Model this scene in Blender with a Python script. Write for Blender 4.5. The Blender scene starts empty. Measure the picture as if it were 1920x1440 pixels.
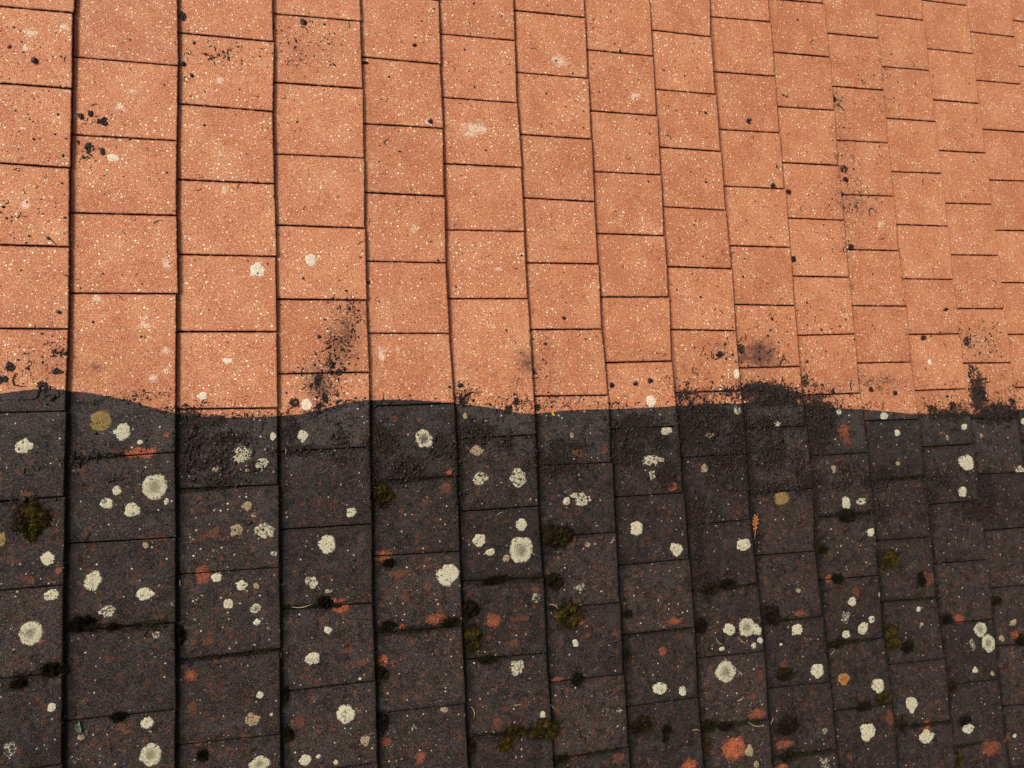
import bpy, math, random
import numpy as np
from mathutils import Matrix, Vector

# ---------------------------------------------------------------- camera, sky, sun, exposure
scene = bpy.context.scene
COL = scene.collection
PITCH = math.radians(25.0)                      # the roof falls towards +X
ROOF = Matrix.Translation((0, 0, 4.0)) @ Matrix.Rotation(PITCH, 4, 'Y')   # roof frame: x down the slope, y along the courses, z off the roof
GAUGE, STEP = 0.2319968, 0.0098958              # visible length of a tile and the step from course to course

cam_data = bpy.data.cameras.new('camera')
cam = bpy.data.objects.new('camera', cam_data)
COL.objects.link(cam)
scene.camera = cam
cam_data.sensor_width = 36.0
cam_data.lens = 36.0 * 1104.9555 / 1920.0
cam_data.clip_start, cam_data.clip_end = 0.05, 500.0
RX, RY, RZ = ((0.966154, 0.0463244, -0.2537725), (-0.0224697, 0.9951174, 0.0961059), (0.2569855, -0.0871509, 0.9624776))
cm = Matrix(((RX[0], -RY[0], -RZ[0], 0.8948792), (-RX[1], RY[1], RZ[1], -1.3039425), (-RX[2], RY[2], RZ[2], 1.6349213), (0, 0, 0, 1)))
cam.matrix_world = ROOF @ cm

world = bpy.data.worlds.new('World')
scene.world = world
world.use_nodes = True
wn = world.node_tree
SUN_DIR = (ROOF.to_3x3() @ Vector((-0.66, 0.40, 0.62))).normalized()      # towards the sun
elev = math.asin(SUN_DIR.z)
azim = math.atan2(SUN_DIR.x, SUN_DIR.y)
sky = wn.nodes.new('ShaderNodeTexSky')
sky.sky_type = 'NISHITA'
sky.sun_disc = False
sky.sun_elevation = elev
sky.sun_rotation = azim
sky.dust_density = 4.0
hs = wn.nodes.new('ShaderNodeHueSaturation')
hs.inputs['Saturation'].default_value = 0.12   # cloud cover greys the sky
wn.links.new(sky.outputs[0], hs.inputs['Color'])
bg = wn.nodes['Background']
wn.links.new(hs.outputs[0], bg.inputs['Color'])
bg.inputs['Strength'].default_value = 0.085

sl = bpy.data.lights.new('sun', 'SUN')
sl.energy = 2.3
sl.angle = math.radians(14)
sl.color = (1.0, 0.91, 0.79)
so = bpy.data.objects.new('sun', sl)
COL.objects.link(so)
so.rotation_euler = SUN_DIR.to_track_quat('Z', 'Y').to_euler()

scene.view_settings.view_transform = 'Standard'
scene.view_settings.look = 'None'
scene.view_settings.gamma = 1.0
scene.view_settings.exposure = 0.50

# roof coordinates in tenths of a millimetre: u down the slope, v along the course
LICHEN = [(2974,12235,236,258,'y'),(3460,12488,183,233,'w'),(3847,12778,69,65,'w'),(1459,12763,180,199,'w'),(4171,13880,313,335,'r'),(3348,13904,102,114,'w'),(3135,14194,145,139,'w'),(3675,14383,193,165,'w'),(4431,14245,58,90,'w'),(6879,12772,77,109,'w'),(7599,12804,132,166,'w'),(6126,13169,224,242,'p'),(6591,13477,164,162,'p'),(6249,13605,62,54,'t'),(5515,13523,73,80,'t'),(6243,14498,124,106,'t'),(6028,12706,62,54,'t'),(7858,8095,150,162,'w'),(6544,8394,195,214,'w'),(5209,11689,122,108,'w'),(5810,10805,125,83,'w'),(7704,11970,133,154,'p'),(17649,12186,179,195,'w'),(20715,11427,137,154,'w'),(28683,11129,97,114,'w'),(20148,11856,58,101,'w'),(3187,5615,153,112,'g'),(10734,13018,247,262,'c'),(11921,12431,76,105,'t'),(12183,13413,197,148,'t'),(12255,14202,212,191,'p'),(13337,14253,266,269,'p'),(15037,13108,66,93,'t'),(18092,13115,181,146,'w'),(17608,13964,373,160,'p'),(17541,14407,106,143,'p'),(14767,14987,114,121,'w'),(15254,14974,248,198,'p'),(15017,14851,131,91,'p'),(8777,14852,135,124,'w'),(20634,12549,136,135,'p'),(22104,13063,141,103,'w'),(24562,12769,129,107,'w'),(26444,12962,181,127,'w'),(26895,13565,114,109,'w'),(26789,14597,91,72,'t'),(29875,13469,147,113,'w'),(29790,14747,341,279,'w'),(32247,15175,232,210,'p'),(29489,15736,217,202,'w'),(24521,15744,170,224,'w'),(25101,15749,194,121,'p'),(24150,14640,106,139,'t'),(19331,14322,130,131,'t'),(19599,13296,170,116,'t'),(22027,15444,299,217,'y'),(29085,13811,72,93,'t'),(30701,13846,75,95,'t'),(32806,13390,132,118,'w'),(1977,15373,159,158,'w'),(2069,16202,159,132,'w'),(1670,17015,239,272,'r'),(2116,18700,94,105,'w'),(1331,19527,131,216,'g'),(2878,15977,208,221,'w'),(3990,16395,181,162,'w'),(3188,16731,176,147,'p'),(3982,15255,69,88,'t'),(2676,19489,85,59,'t'),(4044,19358,145,144,'w'),(4128,20087,245,286,'r'),(5991,15086,147,157,'t'),(6640,15111,251,212,'p'),(5533,16189,120,116,'w'),(6107,16438,134,129,'w'),(6453,16485,86,78,'t'),(5786,16844,121,128,'w'),(6412,17025,135,142,'p'),(6458,17365,86,90,'w'),(6318,19629,169,162,'t'),(6506,19103,85,88,'w'),(6772,19593,37,38,'w'),(6492,20711,241,197,'r'),(8134,15609,224,244,'w'),(7765,16530,168,146,'p'),(8134,17764,117,106,'w'),(7734,18425,179,156,'w'),(8537,19871,247,259,'w'),(7544,20825,150,126,'w'),(7849,20797,63,51,'w'),(8268,21002,64,76,'w'),(8178,16798,105,53,'t'),(1040,14847,82,168,'y'),(6861,15724,75,66,'g'),(4214,17373,91,111,'g'),(12155,15876,210,188,'w'),(12454,16220,136,101,'w'),(13367,15548,155,177,'w'),(13349,16238,356,379,'r'),(12897,16433,122,101,'t'),(11255,16692,318,309,'w'),(8993,20599,131,129,'t'),(13074,19389,196,210,'p'),(15337,16290,82,90,'t'),(16916,15941,224,217,'w'),(18139,16667,196,218,'w'),(14809,18973,96,116,'w'),(17330,20565,273,192,'w'),(18031,20733,122,149,'w'),(11029,20157,113,81,'t'),(10238,20513,69,93,'g'),(15024,17477,162,133,'g'),(13695,17599,140,130,'g'),(16015,20951,82,86,'g'),(8897,19057,40,39,'w'),(13717,20714,92,98,'w'),(20482,16754,247,209,'w'),(19787,19212,221,202,'w'),(20370,19215,299,282,'r'),(20709,19332,151,189,'w'),(20789,19659,113,94,'w'),(20556,19790,94,94,'w'),(19470,19755,91,77,'w'),(19555,20434,346,352,'r'),(20134,22792,146,195,'t'),(22162,19510,216,192,'w'),(22359,18337,99,81,'t'),(22797,20834,238,239,'w'),(21572,19894,58,48,'w'),(23803,21259,224,210,'o'),(25052,21621,252,228,'w'),(25356,16780,151,138,'w'),(24368,18915,167,150,'w'),(24092,19389,166,182,'g'),(24035,19900,165,131,'w'),(24695,19791,210,198,'w'),(25052,19545,127,117,'w'),(26364,22438,260,247,'w'),(24489,22955,288,287,'w'),(27022,19458,89,86,'w'),(26800,23489,305,213,'w'),(28623,23548,228,184,'w'),(29583,20435,284,262,'r'),(29855,20930,309,314,'r'),(29171,21731,117,103,'w'),(29178,20886,117,191,'g'),(30639,24133,96,68,'w'),(31135,20403,172,125,'t'),(30569,20883,121,124,'t'),(22770,23622,176,170,'g'),(22870,22688,98,94,'g'),(20332,23189,92,105,'t'),(29870,21925,95,86,'t'),(25471,18807,86,101,'t'),(27088,19951,89,68,'t')]
WORN = [(19647,22641,379,299,3.4),(20458,21826,315,244,1.8),(26881,23200,219,197,2),(29453,24308,464,302,1.6),(28718,19984,256,157,2),(3896,13039,369,116,3),(5219,16083,179,256,2),(8279,17062,262,80,3),(8473,17256,211,107,3),(9555,16063,248,180,2),(9457,18738,163,160,3),(9509,17799,123,122,2),(10014,17924,83,82,3),(12463,18057,239,198,2),(13212,18096,336,86,1),(13031,18718,212,141,1),(10929,17819,313,179,2),(9985,16545,306,166,1),(10365,21262,165,145,2),(9485,20732,161,131,2),(17508,19534,138,135,2),(15898,22219,259,170,1),(14147,20718,155,127,1),(18107,22803,241,146,3),(12490,20748,206,192,1),(4946,18447,151,124,2),(5338,17696,213,113,1),(7432,19907,188,191,1),(1885,17217,63,59,2),(2199,15672,85,73,2),(24679,13397,237,248,2),(2561,13400,143,126,1),(4436,12648,71,92,2),(1516,13876,190,98,1),(4213,15122,392,89,1),(11399,13999,132,87,3),(11298,14355,205,188,1),(10721,14705,144,128,1),(9963,12433,114,101,1),(10635,12489,87,88,1),(11751,12946,105,119,1),(15186,13644,232,155,1),(16017,13577,153,125,1),(16667,13356,104,143,1),(16490,12678,121,96,1),(18158,14813,162,143,2),(15018,18394,97,117,2),(15202,18784,129,117,1),(16040,18850,149,103,1),(1666,15862,105,96,1),(5463,15110,241,182,1),(13708,17353,155,116,1),(5100,20042,162,98,1),(6170,20018,120,87,1),(14146,19889,281,71,2),(14726,21994,314,70,2),(24802,13794,173,212,1),(25714,13115,111,451,1),(27536,18512,363,278,1),(31212,20831,296,178,2),(21618,20573,193,221,1),(20695,20658,150,217,1),(25378,22657,168,404,1),(30239,24178,190,136,2),(21396,22830,341,138,2),(21273,23510,188,121,3),(23754,23635,141,126,1),(8648,18339,211,106,1),(8973,18644,212,106,1),(3529,19343,175,143,1),(3620,19499,88,95,1),(4982,19193,139,172,1),(10106,17179,139,165,1),(10674,16959,128,194,1),(17945,18745,280,122,2),(22345,19041,237,97,2),(23609,18115,185,150,2),(24563,18630,168,234,1)]
MOSS = [(1637,14495,390,415,'o'),(2100,17868,251,212,'g'),(1484,18104,184,140,'g'),(2725,16936,304,218,'d'),(3316,17099,177,98,'g'),(3471,19132,186,143,'d'),(5217,20316,139,158,'d'),(8081,17081,222,199,'d'),(7127,20142,162,227,'g'),(4721,17461,139,275,'d'),(7101,19184,87,230,'d'),(9716,16257,194,138,'d'),(9644,17869,246,176,'g'),(9449,19032,189,226,'g'),(11914,18475,249,363,'o'),(12299,19082,296,125,'g'),(12630,16987,513,158,'d'),(11843,17706,353,309,'d'),(11338,17947,316,138,'g'),(14472,15962,514,344,'b'),(14293,17212,286,294,'g'),(14712,18184,384,380,'o'),(14815,19947,191,201,'d'),(16480,18372,169,135,'g'),(12949,21050,298,192,'o'),(13727,21094,396,291,'o'),(12686,21300,222,191,'y'),(16714,21473,351,320,'g'),(17461,21744,170,146,'d'),(14230,22002,278,139,'g'),(9597,14487,292,324,'o'),(19246,17956,311,266,'g'),(18857,18998,234,262,'d'),(21339,18981,328,351,'d'),(21652,20800,308,236,'g'),(21578,22310,439,340,'d'),(21546,23196,342,214,'g'),(23470,17173,206,168,'g'),(23908,18143,249,200,'d'),(26077,17763,418,293,'o'),(27252,18520,203,295,'d'),(25863,20208,260,419,'o'),(26446,20618,307,218,'d'),(23745,20165,409,147,'g'),(25231,22009,274,179,'o'),(24460,22167,289,161,'d'),(28234,19931,230,191,'d'),(30501,19606,244,161,'b'),(31371,21031,222,249,'d'),(25933,23029,235,260,'g'),(18751,22414,159,267,'o'),(28100,24458,180,281,'o'),(28198,22145,182,203,'g'),(24534,16179,425,257,'d'),(28550,23280,274,168,'d'),(19813,17869,334,158,'d'),(18848,21870,302,209,'g'),(19438,21986,270,135,'d'),(17393,21985,102,146,'g'),(11715,21222,129,297,'g'),(9430,20264,161,289,'d'),(16386,19518,134,207,'g')]
CRUMB = [(2924,4663,118,113),(2447,4558,58,70),(2659,4472,58,70),(2613,5357,104,167),(2934,5434,59,84),(4762,2887,76,59),(4746,1543,77,135),(7767,1312,70,79),(1454,3263,79,70),(1113,10885,95,114),(2092,11020,142,77),(1002,11185,116,88),(1822,11371,162,153),(7400,11918,131,154),(8162,11830,94,156),(8024,12009,121,99),(8009,11344,107,199),(8355,10924,68,86),(8528,11143,109,115),(22739,5047,106,113),(23359,5201,108,76),(21992,2823,105,114),(25659,1651,163,141),(25818,4209,185,118),(25821,4580,92,98),(25764,7033,114,96),(16420,11662,70,65),(17163,11633,71,65),(17659,11565,72,66),(11789,11571,76,60),(13942,11214,130,125),(11893,11980,182,255),(13152,12281,110,137),(13397,12060,95,122),(14033,12245,113,124),(18691,12097,93,232),(18924,11905,280,300),(20405,11931,271,170),(21358,11881,518,172),(23383,11663,169,213),(23736,12774,381,388),(30549,11561,176,311),(30648,12380,327,309),(31488,12913,563,271),(29491,12694,195,170),(28556,12794,263,187),(30546,10385,228,275),(26013,12031,90,73),(26976,12189,92,74),(23333,7531,86,93),(9402,2282,103,48),(28497,10264,121,77),(29635,9222,99,59),(20184,10783,174,103),(32287,12647,183,157),(21030,10608,139,157),(11218,3897,62,65)]
CRUST = [(9622,13024,422,401,1),(10234,13844,399,372,1),(11234,13290,441,350,0.6),(12158,12920,487,358,1),(13061,13232,312,301,0.7),(14471,13960,779,305,1),(14825,13393,658,247,0.6),(17070,12990,809,385,1),(17907,13464,359,322,0.6),(16847,13732,523,476,0.7),(18011,14435,358,383,0.9),(19254,13032,749,827,0.9),(19832,12721,571,334,0.9),(20691,13597,465,1003,0.8),(21765,13135,901,513,0.6),(21863,12103,968,346,1.3),(21494,11885,600,173,1.2),(22443,12208,736,243,1.2),(21877,13995,800,678,0.6),(23708,13038,718,966,1),(22802,14558,408,681,0.5),(19890,14222,757,658,0.5),(25804,15078,663,318,1),(23246,14934,621,343,0.8),(30562,15964,446,744,0.9),(31540,13051,1025,387,1),(30797,12345,354,774,1),(29291,12972,1093,226,0.7),(4976,12312,302,267,0.9),(5468,12332,307,161,1),(5840,12751,495,188,0.7),(4977,12845,361,398,0.8),(5221,13387,484,185,0.8),(6464,13591,251,161,0.5),(7299,12541,209,416,0.7),(7488,13172,654,138,0.9),(8550,13436,405,167,0.5),(5712,13813,613,186,0.5),(8562,12876,271,421,0.5),(7901,12146,267,168,0.6),(9362,13907,194,847,0.6),(11658,14195,179,1022,0.6),(13903,13576,127,909,0.6),(5714,13148,492,401,0.4),(29965,16473,729,366,0.7),(19042,15637,368,641,0.5),(24683,14846,643,523,0.4),(25887,16166,441,525,0.5),(27981,15966,326,901,0.6),(23338,15971,248,1018,0.6),(21579,15078,790,200,0.8),(28524,15268,709,365,0.5),(21068,16457,232,491,0.4),(18964,16595,219,793,0.6),(19051,17715,728,314,0.6),(2669,13115,443,152,0.6),(3243,13656,225,153,0.4),(1306,14021,418,98,0.6)]
SMUDGE = [(8682,10309,414,1014,0.7),(8047,11445,403,567,0.9),(2865,10908,226,183,0.6),(9981,9263,203,300,0.5),(13798,10958,354,560,0.8),(14464,11115,823,788,0.3),(21693,10793,687,595,1),(21103,10870,279,382,0.9),(22258,11066,409,316,0.7),(26011,3865,699,1191,0.35),(26056,5425,927,587,0.55),(25726,6403,458,965,0.4),(25809,1698,374,404,0.5),(28029,1050,495,1463,0.35),(29088,123,764,853,0.3),(31076,10391,872,712,0.45),(26414,11766,1592,368,0.6),(7784,2065,702,471,0.3),(5488,2517,1039,376,0.25),(2002,10928,436,513,0.35),(18854,11182,747,503,0.3),(17400,10753,1256,231,0.4),(14389,3081,137,514,0.4),(1775,10668,434,256,0.3),(28018,11325,332,756,0.4),(31698,11980,775,588,0.3),(20003,10694,579,342,0.4),(3803,11614,580,210,0.4),(3558,10552,696,663,0.15)]
PALE = [(1346,2532,157,196),(1275,2960,157,111),(2097,2280,138,142),(1341,6951,153,186),(5656,3281,130,135),(5637,5293,116,175),(5737,6305,102,145),(3317,4237,143,171),(3617,3797,169,86),(957,5766,65,67),(3278,2848,60,101),(13058,8173,144,95),(12575,3942,484,265),(12361,4121,224,165),(9656,10672,142,294),(4406,8319,145,165),(4119,11226,141,159),(4391,10537,119,134),(4393,11033,119,134),(3942,9686,71,94),(15324,1531,318,282),(27102,6204,189,177),(10089,10531,116,119),(2877,9218,160,107),(3908,9888,212,134),(17802,2398,226,181),(10630,7118,119,155),(11111,3905,123,97)]
SCATTER = [(2781,4702,468,351,25),(2675,5547,348,347,20),(5751,2491,1179,378,60),(7786,1908,843,707,60),(8685,10164,483,1161,110),(8047,11445,538,638,120),(8402,10595,355,719,80),(8906,9582,279,586,50),(1454,11044,642,381,40),(1992,10414,328,516,30),(3803,11679,696,210,50),(5469,11927,984,189,20),(25901,4849,602,2552,120),(26067,5328,927,587,60),(25697,1707,280,606,25),(27735,725,982,1249,50),(21620,10529,1010,701,60),(20191,10697,775,514,40),(18388,4495,3803,3563,60),(31076,10391,1026,791,110),(26186,11852,1357,367,60),(13979,11105,650,1096,70),(13273,12025,473,306,30),(12050,11835,397,452,30),(18840,11350,1120,670,60),(21120,11736,1190,344,60),(23425,11253,423,892,30),(28895,12485,1688,566,80),(1575,11616,643,126,40),(3106,11748,680,130,30),(4637,12037,714,132,50),(6474,12208,761,109,40),(8580,11958,817,142,60),(10263,11934,1008,117,40),(11896,11905,456,301,60),(13107,12249,784,183,70),(14409,12133,982,218,60),(16429,12307,1041,128,50),(18963,12106,746,399,120),(20265,12028,965,338,100),(21676,12011,1004,311,120),(23518,12324,843,353,90),(25147,12593,1095,179,50),(29781,12800,1475,303,120),(31826,12769,1291,389,120),(31641,12371,1288,780,80),(9621,3570,2962,3181,70),(4249,6303,3660,4227,110),(12497,8450,3945,1889,70),(18419,9001,3727,1700,60),(23668,6875,4347,3742,110),(27489,2777,4861,4075,90),(18051,1474,5756,2379,60),(27895,9607,4784,1921,80),(22861,10010,2508,1072,60),(13567,2360,5038,2554,60),(1436,5126,777,2723,60),(5467,12868,979,802,220),(6966,13214,773,547,90),(9663,13069,563,859,160),(10496,13687,862,719,200),(12304,13046,916,746,180),(14642,13770,1143,767,220),(17212,13430,1057,1119,260),(19436,13039,1128,1160,260),(21716,13646,1198,1529,260),(23832,13219,1058,1054,200),(25326,14707,1308,879,120),(29227,13441,2179,750,100),(30714,15408,1495,1686,140),(3121,13012,901,768,120),(1821,12943,643,748,70),(13474,14306,941,896,90),(19961,15541,1130,974,90),(22681,15743,1621,672,110),(26954,16244,2714,1062,120),(3144,14910,2230,1251,120),(7981,15325,1970,1355,110),(13672,16545,3124,1460,140),(20508,17695,3791,1596,170),(27920,18124,3689,1762,180),(4310,18121,3414,2204,160),(12044,19231,4419,2495,170),(22133,21118,5878,2521,180)]
STRIP = [(2389,13126,3524,13058,77),(1295,18009,2292,17833,155),(2377,17066,4595,17143,116),(4677,14011,5835,14007,77),(4688,18080,6949,18077,77),(7024,17103,8474,17176,90),(9357,14091,11498,14077,77),(9340,18024,11492,18048,116),(11564,16933,13956,17062,129),(11645,19015,12939,19061,77),(11651,21022,13894,21105,116),(13890,15945,15322,16000,103),(13971,17958,14884,17952,77),(13986,21978,16073,22016,65),(16456,18972,18358,18991,65),(18623,17957,20924,17999,90),(18511,21838,20660,22009,103),(20828,15205,22148,15199,77),(20838,19140,21948,19161,65),(20993,23157,23338,23314,77),(23423,16114,25675,16169,103),(23390,20140,25101,20174,77),(23367,22161,24861,22206,52),(25757,15111,27982,15107,90),(25665,19074,27671,19159,65),(25782,23073,27962,23230,77),(28065,24080,29104,24083,65),(2284,15559,2299,20043,65),(4639,13224,4618,20462,52),(7019,13080,7005,20941,52),(9344,14047,9334,21362,65),(11658,14195,11721,21791,52),(13972,13734,14095,22219,39),(16307,14177,16322,22623,39),(18619,14639,18420,22956,52),(20994,14790,20928,23455,39),(23318,14245,23155,23809,39),(25802,15096,25630,24303,39),(28076,15241,27912,24716,39)]
NEEDLE = [(20036,19477,20291,19680,'t'),(19303,19408,19517,19620,'t'),(19856,21293,20061,21213,'y'),(12923,20351,13132,20352,'t'),(11755,20231,11815,20528,'t'),(14102,17826,14359,18000,'t'),(13960,20479,14134,20673,'g'),(20157,21952,20649,22131,'t'),(20993,22194,21104,22006,'g'),(18250,21874,18504,21926,'t'),(7279,17103,7756,17074,'t'),(7188,13061,7172,13307,'g'),(23374,20467,23570,20310,'g'),(12678,15246,12895,15159,'g'),(13560,21112,13631,21192,'w'),(4718,16163,4719,16328,'g'),(7012,18169,7010,18324,'g')]
BOUNDARY = [(292,11613),(924,11508),(1571,11427),(2011,11414),(2362,11492),(2702,11528),(3104,11618),(3452,11708),(3828,11838),(4278,11998),(4638,12104),(5098,12197),(5842,12252),(6474,12263),(6976,12251),(7501,12229),(8036,12123),(8580,11986),(9270,11909),(9836,11906),(10551,11944),(11279,12027),(11739,12080),(12341,12161),(12950,12289),(13412,12397),(13882,12445),(14638,12391),(15376,12371),(16210,12385),(17285,12385),(17988,12377),(18672,12346),(19494,12341),(20239,12332),(20707,12365),(21455,12298),(21944,12279),(22431,12330),(23019,12437),(23500,12500),(24004,12571),(24721,12650),(25654,12714),(26723,12825),(27593,12932),(28830,12973),(30221,13040),(31296,13061),(32286,12981),(33950,12876)]
MISC = {'sprig0': (20945,16563),'sprig1': (21027,15875),'leaf': (2662,19240),'leaf2': (2654,19450),'petal': (14505,12448)}

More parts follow.
